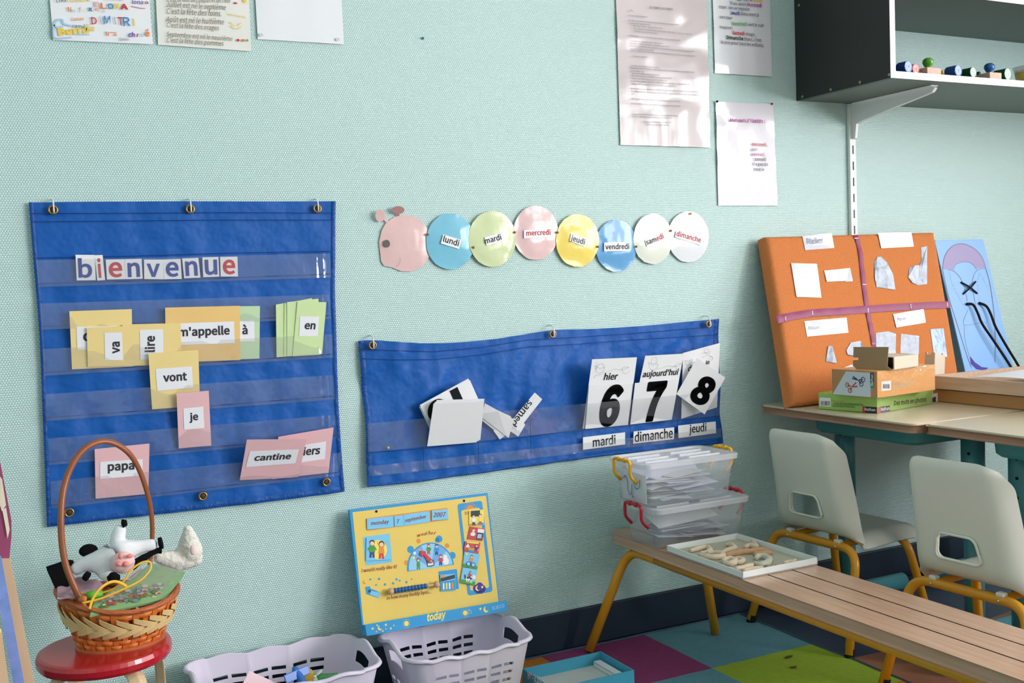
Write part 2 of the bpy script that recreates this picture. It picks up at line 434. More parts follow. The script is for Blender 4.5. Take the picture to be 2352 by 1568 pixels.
# ---------------------------------------------------------------- printed sheets on the wall
def sheet(name, label, bl, br, hgt, mat, cat='paper', off=0.004, wav=0.003, group=None, tl=None, tr=None, nu=10, nv=14, seed=0, curl=0.0):
    """sheet of paper pinned flat to the wall, built from the points where its lower corners (and upper, if seen) lie"""
    BL = aw(*bl, off); BR = aw(*br, off); e = (BR-BL); q = V((-e.z, 0, e.x)).normalized()
    TL = aw(*tl, off) if tl else BL+q*hgt; TR = aw(*tr, off) if tr else BR+q*hgt
    def fn(u, v):
        p = (BL*(1-u)+BR*u)*(1-v)+(TL*(1-u)+TR*u)*v
        w = wav*(noise.noise(V((u*2.1+seed, v*3.3, seed)))+.6*noise.noise(V((u*4.1, v*6.3, seed+5))))
        return p+V((0, -abs(w)-curl*(abs(v-0.5)*2)**3*(1 if v < .5 else .3), 0))
    mb = MB(mat); mb.grid(fn, nu, nv)
    ob = mk(name, mb, smooth=True, label=label, cat=cat, group=group, solid=0.0005)
    pl = PL(BL, BR, TL)
    pl.wave = wav
    return ob, pl
def writing(ob, pl, conv, lines, h, name='lettering', **kw):
    mb = MB()
    for (s, mat, x0, y0, x1, y1, *o) in lines:
        k = dict(kw); k.update(o[0] if o else {})
        T(mb, s, mat, pl, pl.px(*conv(x0, y0)), pl.px(*conv(x1, y1)), h, **k)
    return mk(name, mb, ob)

z9 = zc(100, 0, 4.704)
ob, pl = sheet('names_sheet', 'paper sheet with children\'s names in coloured crayon high on the wall', (122, 92), (351, 102), 0.29, white_paper, seed=1)
L = [('E', k_pnk, 552, 78, 595, 82, dict(bold=.03)), ('L', k_or, 617, 98, 680, 101, dict(bold=.03)), ('O', k_blu, 693, 102, 755, 104, dict(bold=.04)), ('N', k_yel, 765, 102, 815, 104, dict(bold=.04)), ('A', k_red, 830, 107, 915, 109, dict(bold=.06)),
     ('lona', k_pur, 952, 45, 1075, 50, dict(shear=.3)), ('a', k_red, 1090, 45, 1130, 47),
     ('N', k_or, 262, 128, 300, 130), ('a', k_lbl, 305, 135, 338, 136), ('f', k_red, 385, 136, 402, 137, dict(shear=.2)), ('l', k_yel, 425, 134, 432, 134), ('x', k_tea, 482, 126, 530, 127, dict(bold=.03)), ('m', k_or, 557, 124, 600, 126), ('e', k_lbl, 635, 140, 665, 142),
     ('Lucas', k_or, 298, 228, 438, 222, dict(shear=.3)), ('D', k_red, 518, 266, 578, 268), ('I', pale_ink, 612, 258, 618, 258), ('M', k_blu, 645, 268, 732, 268, dict(shear=.2)), ('I', pale_ink, 770, 268, 778, 268), ('T', k_red, 808, 276, 858, 276), ('R', k_blu, 862, 285, 940, 285), ('I', k_yel, 974, 283, 986, 283, dict(bold=.02, sy=.7)),
     ('ch', k_pur, 915, 400, 985, 402, dict(shear=.2, bold=.02)), ('l', k_red, 1003, 402, 1025, 402, dict(shear=.2, bold=.02, sy=.6)), ('o', k_lbl, 1045, 402, 1085, 402), ('é', k_or, 1098, 398, 1148, 398, dict(bold=.02)),
     ('Berra', k_yel, 165, 390, 490, 358, dict(bold=.05, sy=.8)), ('camé', k_tea, 308, 300, 450, 312, dict(shear=.25)), ('lia', k_yel, 455, 330, 548, 342, dict(shear=.2)),
     ('N', k_or, 670, 390, 705, 392), ('a', k_or, 755, 390, 788, 392), ('Sylvie', pale_ink, 815, 436, 920, 440, dict(shear=.35)),
     ('LTAS', grey_ink, 140, 32, 243, 22), ('RUBEN', k_yel, 255, 25, 500, 20), ('MARIE', k_pnk, 665, 10, 860, 8)]
HB = {'E': .011, 'L': .0125, 'O': .0125, 'D': .0155, 'M': .0185, 'I': .016, 'T': .0175, 'R': .0195, 'a': .0055, 'f': .011, 'x': .008, 'm': .006, 'e': .0055, 'o': .008, 'é': .017, 'A': .0125}
L = [(s, mt, x0, y0, x1, y1, dict((o[0] if o else {}), **({'box': HB[s]} if s in HB else {}))) for s, mt, x0, y0, x1, y1, *o in L]
o2 = writing(ob, pl, z9, L, 0.0042)
for pts, mat, w in (([(945, 73), (1040, 92), (1095, 94)], k_red, .0012), ([(705, 355), (790, 355)], k_or, .0012), ([(820, 440), (925, 437)], pale_ink, .0006),
                    ([(210, 290), (150, 300), (115, 270), (140, 225), (200, 218), (215, 260), (300, 285)], k_lbl, .004), ([(115, 270), (118, 410), (300, 408)], k_lbl, .003), ([(340, 375), (500, 378)], k_lbl, .002)):
    mb = MB(mat); mb.line(pl, [(q.x, q.y) for q in crv([V((*pl.px(*z9(*p)), 0)) for p in pts], 5)], w, 0.0043); mk('scribble', mb, ob)


cream_paper = M('cream_paper', (228, 230, 222), 0.6, 0.3, var=0.02)
ob, pl = sheet('poem_sheet', 'handwritten poem sheet with small yellow doodles, pinned beside the names sheet', (363, 103), (577, 118), 0.29, cream_paper, seed=2)
L = [("C'est la fête des papas et de l'été", 1330, 22, 2020, 34), ('Juillet est né le septième', 1322, 78, 1968, 112), ("C'est la fête des foins.", 1330, 152, 1918, 180),
     ('Août est né le huitième', 1320, 240, 1948, 268), ("C'est la fête des orages", 1330, 298, 1895, 332), ('Septembre est né le neuvième', 1325, 396, 2038, 447), ("C'est la fête des pommes", 1330, 460, 1945, 500)]
writing(ob, pl, z9, [(s, k_sep, *r) for s, *r in L], 0.0042, shear=.3, sy=1.35, bold=-.01)
mb = MB(); PX = lambda *p: pl.px(*z9(*p))
def scrib(mat, pts, w): mb.use(mat); mb.line(pl, [PX(*p) for p in pts], w, 0.0043)
scrib(k_yel, [(2010, 240), (2060, 285), (2020, 285), (2075, 318)], .0018); scrib(k_yel, [(2130, 250), (2095, 285), (2132, 290), (2098, 322)], .0018)
scrib(k_yel, [(1990+i*10, 160+i*1.5+(12 if i % 2 else -10)) for i in range(20)], .0015)
for x, y, r, c in ((2098, 438, .0032, k_red), (2152, 440, .0032, k_or), (2198, 440, .0028, k_grn), (2170, 12, .004, k_yel), (2062, 38, .0022, k_red), (2078, 40, .002, k_red)):
    mb.use(c); mb.disc(pl, PX(x, y), r, r, 0.0043, 14)
for k in range(8):
    a = k*PI/4; c = PX(2170, 12); mb.use(k_yel); mb.line(pl, [(c[0]+.006*math.cos(a), c[1]+.006*math.sin(a)), (c[0]+.009*math.cos(a), c[1]+.009*math.sin(a))], .0008, .0043)
mk('doodle', mb, ob)

ob, pl = sheet('blank_sheet', 'plain white paper sheet without writing, pinned at the top of the wall', (592, 90), (790, 102), 0.29, white_paper, seed=3)
mb = MB(M('putty', (205, 210, 208), .8)); z1 = zc(0, 0, 2.767)
for p in ((1657, 224), (2143, 252)): mb.disc(pl, pl.px(*z1(*p)), .005, .004, .0044, 12)
mk('putty_mark', mb, ob)

# laminated sheets
lam_pink = M('laminated_pinkish', (200, 190, 190), 0.5, 0.4, var=0.02, coat=0.75, crough=0.14, lowb=0.16, lows=5)
lam_grey = M('laminated_white', (226, 230, 234), 0.5, 0.4, var=0.02, coat=1.0, crough=0.08, lowb=0.12, lows=6)
lam_bear = M('laminated_white_creased', (218, 216, 222), 0.45, 0.4, var=0.02, coat=1.0, crough=0.12, lowb=0.15, lows=5)
zA = zc(1380, 0, 3.1354)
ob, pl = sheet('lesson_plan_poster', 'tall laminated pinkish poster of dense small print with glare patches', (1425, 333), (1631, 339), 0.43, lam_pink, cat='poster', wav=0.006, seed=4, nu=16, nv=24)
d = dict(sy=1.0)
L = [('LE TEMPS QUI PASSE...', 340, 65, 520, 80), ('... PS...', 183, 85, 230, 90), ('Les jours de la semaine', 183, 120, 325, 132), ('Au début, prendre conscience du nom des jours de la semaine', 187, 155, 550, 188),
     ("> A partir de l'éphéméride", 188, 175, 345, 190), ('•  Nommer le jour: "aujourd\'hui c\'est..."', 210, 193, 442, 215), ('•  Oter la feuille de l\'éphéméride en précisant "hier c\'était... C\'est un jour qui est', 210, 213, 640, 255), ('terminé et qui ne revient plus"', 230, 233, 400, 250),
     ('> Présentation de la date écrite par le maître à plusieurs moments', 195, 265, 560, 300), ('> Comptine + étiquettes jours de couleur', 197, 302, 437, 322), ('Construction de la semaine, succession des jours', 197, 320, 480, 345),
     ('Permettre aux enfants de se détacher de la couleur en leur présentant rapidement', 197, 338, 660, 380), ('les jours en étiquettes neutres.', 200, 358, 372, 372), ("Attirer l'attention sur les lettres qui composent le mot, l'initiale et le son de celle-ci", 202, 372, 672, 414), ('> Moyens : rythmes', 215, 412, 323, 420),
     ('> A partir des étiquettes de couleur', 200, 480, 412, 497), ('Étiquettes jours neutres, valorisation du nom des lettres, association des', 200, 497, 660, 530), ('jours entre eux', 200, 517, 300, 525), ('> Suivi des différentes écritures', 202, 535, 408, 550), ('> Ecriture du jour en référence au calendrier', 202, 553, 497, 573), ('> Construire le temps qui passe: feuille mois', 202, 571, 467, 590),
     ('Sur grandes bandes de papier (valeur semaine en ligne), coller feuilles de', 203, 590, 628, 617), ("l'éphéméride, y associer le nom du mois à chaque début", 203, 610, 530, 630), ("Même chose, mais disposition différente: grande feuille découpée en cases (de 28 à", 205, 645, 685, 670), ('31) représentant le mois complet: coller chaque feuille de jour dans chaque', 205, 665, 690, 692), ('case', 205, 682, 232, 684),
     ('Idem, mais en faisant attention au nombre de jours du mois', 207, 718, 560, 738), ('Ecrire la date du jour en utilisant les étiquettes mots et date', 208, 752, 562, 773), ('... GS...', 340, 795, 380, 797), ("L'enseignant écrit la date du jour sous la dictée des élèves", 212, 828, 545, 842), ('à l\'oral et les élèves construisent la date à partir de', 212, 845, 500, 858), ("du jour à partir de l'éphéméride", 300, 885, 495, 890), ("ou la page de l'éphéméride", 318, 903, 480, 910)]
writing(ob, pl, zA, [(s, grey_ink if i else ink, *r) for i, (s, *r) in enumerate(L)], 0.0085, sy=.95, bold=-.01)

ob, pl = sheet('weekday_rhyme_sheet', 'white laminated rhyme sheet with weekday names in colour, left of the shelf top', (1642, 168), (1773, 176), 0.30, lam_grey, seed=6, wav=.003)
g_ = grey_ink; bd = dict(bold=.018)
L = [('lair est le', g_, 975, 8, 1085, 14), ('Mardi', k_yel, 1095, 14, 1157, 16, bd), ('Puis vient', g_, 930, 36, 1040, 46), ('Mercredi', k_mag, 1048, 46, 1153, 54, bd), ('rose : on se repose', g_, 848, 62, 1065, 80), ('Jeudi', blue_ink, 928, 105, 993, 110, bd), ('bleu vient à', g_, 1002, 110, 1130, 122),
     ('son tour', g_, 850, 133, 942, 142), ('Vendredi', k_grn, 937, 183, 1045, 188, bd), ('vert le suit', g_, 1053, 188, 1167, 197), ('toujours', g_, 853, 206, 943, 213), ('Samedi', red_ink, 942, 248, 1028, 255, bd), ('rouge,', g_, 1037, 255, 1107, 262), ('Dimanche', ink, 900, 282, 1020, 292, bd), ('blanc, c\'est', g_, 1028, 292, 1150, 302), ('la joie pour tous les enfants.', g_, 860, 314, 1168, 340)]
writing(ob, pl, zA, L, 0.0044)

ob, pl = sheet('bear_rhyme_sheet', 'white laminated sheet washed out by window glare, below the weekday rhyme sheet', (1650, 472), (1786, 472), 0.30, lam_bear, seed=9, wav=.005, tl=(1643, 234), tr=(1775, 239))
L = [('Mon ours a 7 habits :', k_mag, 922, 878, 1170, 886, bd), ('mercredi,', red_ink, 1080, 1050, 1190, 1055), ('jeudi,', pale_ink, 1075, 1085, 1127, 1086), ('vendredi,', k_mag, 1075, 1122, 1175, 1124), ('samedi', grey_ink, 1098, 1158, 1182, 1160), ("n'a pas de", grey_ink, 1080, 1192, 1195, 1196), ('pour le', grey_ink, 1090, 1228, 1168, 1232)]
writing(ob, pl, zA, L, 0.0064)
pinm = {'gold': brass, 'black': black_m, 'red': M('pin_red', (150, 40, 45), .4), 'yellow': M('pin_yellow', (230, 200, 70), .4), 'teal': M('pin_teal', (60, 140, 170), .4)}
def pin(px, py, col, off, label, group='push pins in the wall'):
    p = aw(px, py, off); mb = MB(pinm[col])
    mb.lathe(p, [(0.0005, -0.001), (0.0032, 0), (0.0034, 0.0015), (0.0028, 0.004), (0.001, 0.0052), (0.0, 0.0054)], 12, (0, -1, 0))
    return mk('push_pin', mb, smooth=True, label=label, cat='pin', group=group)
x, y = zA(835, 731); pin(x, y, 'black', .006, 'black push pin in the upper left corner of the bear rhyme sheet')
x, y = zA(1230, 748); pin(x, y, 'red', .006, 'dark red push pin in the upper right corner of the bear rhyme sheet')
pin(971, 88, 'teal', .001, 'small teal push pin alone on the bare upper wall')

# ---------------------------------------------------------------- caterpillar of weekdays
z6 = zc(820, 440, 2.6727)
lamc = lambda n, c: M('laminated_'+n, c, 0.5, 0.4, var=0.03, coat=0.7, crough=0.13, lowb=0.40, lows=12)
cpink = lamc('pink', (222, 186, 182))
def flat_thing(name, label, cat, pts, mat, off, group=None, dome=0.0, th=0.0006, c=None, kind=None):
    """thin cut-out lying just off the wall: a fan of rings so that the card can bow a little"""
    P = [aw(x, y, off) for x, y in pts]; n = len(P); C0 = sum(P, V())/n; mb = MB(mat); K = 5
    vs = [C0+V((0, -dome, 0))]
    for k in range(1, K+1):
        for i, p in enumerate(P):
            q = C0+(p-C0)*(k/K); w = dome*(1-(k/K)**2)+(.0022*noise.noise(q*16) if k > 1 else 0)
            vs.append(q+V((0, -abs(w), 0)))
    fs = [(0, 1+i, 1+(i+1) % n) for i in range(n)]
    for k in range(K-1):
        for i in range(n): fs.append((1+k*n+i, 1+(k+1)*n+i, 1+(k+1)*n+(i+1) % n, 1+k*n+(i+1) % n))
    mb.add(vs, fs)
    return mk(name, mb, smooth=True, label=label, cat=cat, group=group, solid=th)
hp = [(135, 310), (150, 240), (172, 200), (190, 180), (245, 148), (300, 143), (360, 155), (400, 185), (430, 225), (448, 300), (445, 395), (420, 440), (380, 470), (330, 490), (270, 488), (215, 465), (165, 455), (147, 425), (143, 380)]
head = flat_thing('caterpillar_head', 'pink paper caterpillar head with two feelers and a round grey eye', 'wall decoration', [z6(*p) for p in hp], cpink, .003, dome=.003)
pl = WALL(.007); mb = MB(M('eye_grey', (92, 88, 88), .5)); c = pl.px(*z6(182, 319)); mb.disc(pl, c, .0085, .0095, .001); mk('eye', mb, head)
mb = MB(grey_ink); mb.line(pl, [pl.px(*z6(*p)) for p in ((265, 405), (266, 425), (258, 448), (240, 460))], .0006, 0.0); mk('mouth_line', mb, head)
for (stem, c, ra, rb, mat, nm) in (([(190, 190), (165, 158)], (142, 147), 30, 38, cpink, 0), ([(252, 155), (250, 130)], (253, 113), 38, 24, M('feeler_brown', (178, 132, 128), .5), 1)):
    mb = MB(mat); a = aw(*z6(*stem[0]), .0025); b = aw(*z6(*stem[1]), .008); ppl = WALL(.010)
    d = (b-a).normalized(); q = V((d.z, 0, -d.x))*.004
    mb.prism([a+q, a-q, b-q, b+q], (0, .0006, 0))
    mb.prism([aw(*z6(c[0]+ra*math.cos(t), c[1]+rb*math.sin(t)), .009+.006*(1-math.sin(t))*.5) for t in [k*2*PI/22 for k in range(22)]], (0, .0006, 0)); mk('feeler', mb, head)
days = [('lundi', 'sky blue', (572, 305, 148, 172), (112, 190, 214), [(530, 262), (643, 297), (627, 352), (514, 318)], [('lundi', ink, (527, 305), (622, 335))]),
        ('mardi', 'pale green', (830, 290, 145, 172), (206, 220, 168), [(783, 280), (895, 247), (905, 300), (795, 332)], [('mardi', ink, (788, 320), (888, 293))]),
        ('mercredi', 'dusty pink', (1097, 253, 138, 167), (224, 190, 188), [(1025, 237), (1195, 222), (1195, 277), (1025, 287)], [('mercredi', red_ink, (1040, 270), (1188, 263))]),
        ('jeudi', 'bright yellow', (1353, 300, 132, 162), (240, 216, 92), [(1315, 253), (1412, 290), (1400, 340), (1305, 302)], [('jeudi', grey_ink, (1310, 297), (1395, 325))]),
        ('vendredi', 'deep sky blue', (1590, 332, 127, 160), (78, 156, 210), [(1517, 312), (1675, 308), (1677, 362), (1517, 366)], [('vendredi', ink, (1525, 354), (1671, 351))]),
        ('samedi', 'cream', (1815, 290, 120, 155), (224, 230, 216), [(1768, 298), (1887, 252), (1894, 297), (1780, 338)], [('sam', ink, (1778, 326), (1838, 305)), ('edi', red_ink, (1842, 303), (1884, 284))]),
        ('dimanche', 'white', (2033, 277, 125, 157), (222, 224, 236), [(1960, 240), (2118, 285), (2108, 328), (1952, 280)], [('dimanche', red_ink, (1960, 270), (2108, 312))])]
for i, (w, colr, (cx, cy, ra, rb), rgb, q, words) in enumerate(days):
    rnd = random.Random(i)
    pts = [z6(cx+ra*(1+.012*rnd.uniform(-1, 1))*math.cos(t), cy+rb*(1+.012*rnd.uniform(-1, 1))*math.sin(t)) for t in [k*2*PI/40 for k in range(40)]]
    off = .006+.002*(i % 2) if i < 6 else .006
    ob = flat_thing('weekday_disc', '%s paper disc of the caterpillar bearing the word %s' % (colr, w), 'wall decoration', pts, lamc(colr.replace(' ', '_'), rgb), off, 'weekday discs of the paper caterpillar', dome=.004)
    pl = WALL(off+.0062); mb = MB(plain_white); mb.art(pl, [pl.px(*z6(*p)) for p in q], 0); lb = mk('word_label', mb, ob)
    mb = MB()
    for s, mt, a, b in words: T(mb, s, mt, pl, pl.px(*z6(*a)), pl.px(*z6(*b)), .0006, bold=.004)
    mk('lettering', mb, lb)
for (x, y, nm) in ((433, 262, 'between the caterpillar head and the lundi disc'), (713, 342, 'between the lundi and mardi discs'), (967, 250, 'between the mardi and mercredi discs'), (1230, 250, 'between the mercredi and jeudi discs'), (1477, 338, 'between the jeudi and vendredi discs'), (1713, 337, 'between the vendredi and samedi discs'), (1925, 240, 'between the samedi and dimanche discs')):
    pin(*z6(x, y), 'gold', .010, 'brass push pin '+nm, 'push pins of the caterpillar')
pin(*z6(2047, 135), 'yellow', .010, 'yellow push pin at the top edge of the dimanche disc')

# ---------------------------------------------------------------- blue pocket charts
cloth = M('blue_nylon', (8, 88, 170), 0.5, 0.3, var=0.06, vs=6, bump=0.15, bs=1500, lowb=0.55, lows=22)
hemm = M('blue_nylon_hem', (8, 76, 152), 0.5, 0.3, var=0.06, vs=6, lowb=0.45, lows=60)
thread = M('blue_thread', (26, 58, 128), 0.8, 0.2)
pvc = Mclear('clear_pocket', (190, 196, 200), 0.10, 0.10, 0.09, lowb=0.25)
eyem = M('eyelet_dark', (60, 58, 50), 0.6)
def interp(pts, u):
    """position along a pixel polyline, u in 0..1 of its x (or y) run"""
    n = len(pts)-1; L = [0]
    for i in range(n): L.append(L[-1]+math.hypot(pts[i+1][0]-pts[i][0], pts[i+1][1]-pts[i][1]))
    t = u*L[-1]
    for i in range(n):
        if t <= L[i+1] or i == n-1:
            k = (t-L[i])/max(L[i+1]-L[i], 1e-9); return (pts[i][0]+(pts[i+1][0]-pts[i][0])*k, pts[i][1]+(pts[i+1][1]-pts[i][1])*k)
def smooth_pl(pts, n=5): return [(p.x, p.y) for p in crv([V((a, b, 0)) for a, b in pts], n)]
class Chart:
    """hanging cloth: outline from its top, bottom, left and right edges on the wall, with a wrinkle depth"""
    def __init__(s, top, bot, lef, rig, wr, base=0.005):
        s.t, s.b, s.l, s.r = [smooth_pl(p) for p in (top, bot, lef, rig)]; s.wr = wr; s.base = base
    def px(s, u, v):                         # v = 0 bottom .. 1 top
        t = interp(s.t, u); b = interp(s.b, u); l = interp(s.l, 1-v); r = interp(s.r, 1-v)
        tl, tr, bl, br = s.t[0], s.t[-1], s.b[0], s.b[-1]
        return tuple(v*t[i]+(1-v)*b[i]+(1-u)*l[i]+u*r[i]-((1-u)*(1-v)*bl[i]+u*(1-v)*br[i]+(1-u)*v*tl[i]+u*v*tr[i]) for i in (0, 1))
    def pt(s, u, v, extra=0.0):
        x, y = s.px(u, v); p = aw(x, y, s.base)
        return p+V((0, -s.wr(p.x, p.z, u, v)-extra, 0))
def chart(name, label, ch, nu, nv):
    mb = MB(cloth); mb.grid(lambda u, v: ch.pt(u, v), nu, nv)
    ob = mk(name, mb, smooth=True, label=label, cat='pocket chart', solid=0.0008)
    for nm, u0, u1, v0, v1 in (('side_hem', 0, .014, 0, 1), ('side_hem', .986, 1, 0, 1), ('bottom_hem', .014, .986, 0, .018)):
        mb = MB(hemm); mb.grid(lambda u, v: ch.pt(u0+(u1-u0)*u, v0+(v1-v0)*v, .0012+.0016*math.sin(PI*(u if 'side' in nm else v))), 6 if 'side' in nm else 70, 50 if 'side' in nm else 5); mk(nm, mb, ob, smooth=True)
    return ob
def eyelet(ob, x, y, off, hook=True, lab=''):
    p = aw(x, y, off); mb = MB(brass)
    mb.tube([p+V((.0085*math.cos(a), 0, .0085*math.sin(a))) for a in [k*2*PI/20 for k in range(20)]], .0023, 8, closed=True)
    mb.use(eyem); mb.lathe(p+V((0, .0005, 0)), [(0, 0), (.0075, 0), (.0075, .001), (0, .001)], 16, (0, -1, 0))
    mk('eyelet', mb, ob, smooth=True)
    if hook:
        mb = MB(white_plastic)
        mb.tube(crv([p+V((.001, -.003, -.006)), p+V((.001, -.006, -.001)), p+V((.001, -.0045, .008)), p+V((.001, .0, .020)), p+V((.001, off-.001, .024))], 4), .0016, 8)
        mk('wall_hook', mb, smooth=True, label=lab, cat='hook', group='white wall hooks')
def pocket(ob, q, off, nu=40, nv=4, bulge=None, rip=None, nm='clear_pocket'):
    TL, TR, BR, BL = q; mb = MB(pvc)
    TL, TR, BR, BL = [[V((*p, 0)) for p in (e if isinstance(e, list) else [e])] for e in q]
    def fn(u, v):
        a = TL[0]*(1-u)+TR[0]*u; b = BL[0]*(1-u)+BR[0]*u; p = b*(1-v)+a*v
        o = off+(bulge(u)*v if bulge else 0)+.0012*math.sin(u*37+v*2)+(rip(u, v) if rip else 0)
        return aw(p.x, p.y, o)
    mb.grid(fn, nu, nv); return mk(nm, mb, ob, smooth=True)
def stitch(ob, pts, off, nm='stitching'):
    mb = MB(thread); P = [aw(x, y, off) for x, y in pts]
    mb.tube(P, .0007, 4); return mk(nm, mb, ob)

# left chart
def wrA(x, z, u, v):
    w = .0035*noise.noise(V((x*9+z*4, z*7, 0)))+.0025*noise.noise(V((x*34, z*9, 4)))*(1-v)
    return .004+w+.0018*math.sin(x*70+3*noise.noise(V((x*5, z*6, 9))))*(.3+.7*(1-v))
chA = Chart([(66, 465), (250, 463.5), (437, 462.5), (600, 463), (770, 462)], [(108, 1209), (200, 1198), (466, 1168), (640, 1148), (791, 1128)],
            [(66, 465), (77, 600), (90, 760), (98, 950), (108, 1209)], [(770, 462), (768, 640), (772, 800), (778, 960), (791, 1128)], wrA)
A = chart('pocket_chart', 'tall blue cloth pocket chart spelling bienvenue, hanging from three hooks', chA, 110, 110)
for x, y in ((74, 508), (86, 491)): pass
stitch(A, [(76, 509), (250, 507.5), (500, 505), (768, 505)], .017); stitch(A, [(73, 490), (250, 489.5), (500, 488), (765, 489)], .017)
stitch(A, [(82, 592), (300, 588), (520, 581), (760, 577)], .017)
for i, (x, y, pos) in enumerate(((122, 482, 'left'), (437, 480, 'middle'), (729, 479, 'right'))): eyelet(A, x, y, .019, True, 'white wall hook through the upper %s eyelet of the tall pocket chart' % pos)
for x, y in ((159, 1177), (466, 1139), (750, 1107)): eyelet(A, x, y, .019, False)
rowsA = [((83, 597.5), (758, 582), (761, 637), (88, 659)), ((92, 697), (756, 676), (761, 732), (96, 757)), ((98, 801.5), (763, 767), (766, 821), (101, 863)),
         ((105, 905), (766, 861), (770, 917), (107, 966.5)), ((110, 1007), (771, 952.5), (775, 1007), (113, 1068)), ((115.6, 1105), (783, 1039), (781, 1092), (118, 1167.5))]
ripA = lambda u, v: (.006*math.sin(u*260)*max(0, (u-.945)/.055) if u > .945 else 0)+(.0035*math.exp(-((u-.10)/.03)**2))
for q in rowsA:
    pocket(A, q, .0225, 160, 4, rip=ripA)
    stitch(A, [(q[3][0], q[3][1]-8), ((q[3][0]+q[2][0])/2, (q[3][1]+q[2][1])/2-8+1.5), (q[2][0], q[2][1]-8)], .0215)

def card(name, label, q, ob_, ot, mat, cat='card', group=None, bend=0.0, th=0.0008):
    """card standing in a pocket: corners TL, TR, BR, BL; ob_ and ot are how far its foot and its head stand off the wall"""
    TL = aw(*q[0], ot); BR, BL = aw(*q[2], ob_), aw(*q[3], ob_)
    pl = PL(BL, BR, TL); TR = pl.pt(*pl.px(*q[1])); mb = MB(mat); n = 8
    def fn(u, v):
        p = (BL*(1-u)+BR*u)*(1-v)+(TL*(1-u)+TR*u)*v
        return p+pl.n*(bend*4*v*(v-1))
    vs = [fn(i/2, j/n) for j in range(n+1) for i in range(3)]; m = len(vs); vs = vs+[p-pl.n*th for p in vs]; fs = []
    for j in range(n):
        for i in range(2):
            a = j*3+i; fs += [(a, a+1, a+4, a+3), (m+a, m+a+3, m+a+4, m+a+1)]
        fs += [(j*3, j*3+3, m+j*3+3, m+j*3), (j*3+2, m+j*3+2, m+j*3+5, j*3+5)]
    for i in range(2): fs += [(i, m+i, m+i+1, i+1), (n*3+i, n*3+i+1, m+n*3+i+1, m+n*3+i)]
    mb.add(vs, fs)
    o = mk(name, mb, label=label, cat=cat, group=group)
    return o, pl
z2 = zc(40, 440, 3.0154); z3 = zc(40, 800, 3.0154)
def zq(z, *p): return [z(*a) for a in p]
letters = [('b', blue_ink, [(402, 437), (535, 438), (543, 613), (411, 615)], (425, 598), (520, 596), 0), ('i', red_ink, [(535, 440), (590, 438), (608, 612), (553, 615)], (563, 597), (584, 596), .0), ('e', red_ink, [(612, 470), (742, 468), (749, 606), (620, 608)], (635, 588), (728, 586), 0),
           ('n', blue_ink, [(744, 468), (860, 465), (868, 603), (750, 606)], (766, 588), (850, 586), 0), ('v', blue_ink, [(877, 470), (1007, 470), (1014, 607), (878, 605)], (897, 586), (988, 586), 0), ('e', blue_ink, [(1007, 470), (1130, 465), (1139, 605), (1016, 607)], (1029, 584), (1118, 583), 0),
           ('n', blue_ink, [(1141, 463), (1253, 458), (1268, 595), (1155, 600)], (1166, 580), (1250, 577), 0), ('u', blue_ink, [(1281, 455), (1392, 452), (1399, 588), (1287, 592)], (1300, 571), (1386, 569), 0), ('e', red_ink, [(1404, 452), (1524, 450), (1528, 587), (1408, 588)], (1424, 567), (1510, 566), 0)]
ordn = ['first', 'second', 'third', 'fourth', 'fifth', 'sixth', 'seventh', 'eighth', 'ninth']
for i, (c, mt, q, a, b, _) in enumerate(letters):
    o, pl = card('letter_card', 'white letter card %s in %s, %s letter of bienvenue' % (c, 'red' if mt is red_ink else 'blue', ordn[i]), zq(z2, *q), .0185, .0192, plain_white, group='letter cards of bienvenue')
    mb = MB(); T(mb, c, mt, pl, pl.px(*z2(*a)), pl.px(*z2(*b)), .0007, res=4, bold=.012, box=.0432 if c in 'bi' else None); mk('letter', mb, o)
ycard = M('yellow_card', (240, 216, 146), 0.65, 0.25, var=0.03); ycard2 = M('amber_card', (238, 200, 128), 0.65, 0.25, var=0.03)
gcard = M('green_card', (196, 222, 180), 0.65, 0.25, var=0.03); gcard2 = M('lime_card', (208, 230, 172), 0.65, 0.25, var=0.03); pcard = M('pink_card', (232, 186, 190), 0.65, 0.25, var=0.03)
labm = M('label_paper', (236, 238, 242), 0.5, 0.35, var=0.02); labk = M('label_ink', (58, 56, 60), 0.6, 0.2)
GW = 'word cards in the tall pocket chart'
def wcard(label, z, q, ofs, mat, lab=None, word=None, rot=None, bold=.02, shear=0, box=None, sy=1.0):
    o, pl = card('word_card', label, zq(z, *q), *ofs, mat, group=GW)
    if lab:
        mb = MB(labm); mb.art(pl, [pl.px(*z(*p)) for p in lab], .0007); l = mk('label', mb, o)
        mb = MB(); T(mb, word[0], labk, pl, pl.px(*z(*word[1])), pl.px(*z(*word[2])), .0013, bold=bold, shear=shear, sy=sy, res=3)
        mk('lettering', mb, l)
    return o
wcard('yellow word card with a half-hidden letter c, behind the va card', z2, [(360, 828), (792, 813), (800, 1210), (378, 1230)], (.0172, .0256), ycard, [(408, 937), (690, 930), (692, 1082), (415, 1095)], ('ch', (455, 1032), (560, 1030)))
wcard('yellow word card reading m\'appelle beside the pale green card', z2, [(1023, 803), (1540, 790), (1545, 1165), (1028, 1185)], (.0180, .0266), ycard2, [(1095, 912), (1500, 898), (1505, 1048), (1100, 1062)], ("m'appelle", (1118, 1000), (1470, 986)))
wcard('pale green word card reading à, right of the m\'appelle card', z2, [(1440, 794), (1680, 792), (1676, 1155), (1440, 1166)], (.0166, .0248), gcard, [(1480, 897), (1640, 893), (1643, 1036), (1485, 1040)], ('à', (1557, 985), (1594, 984)))
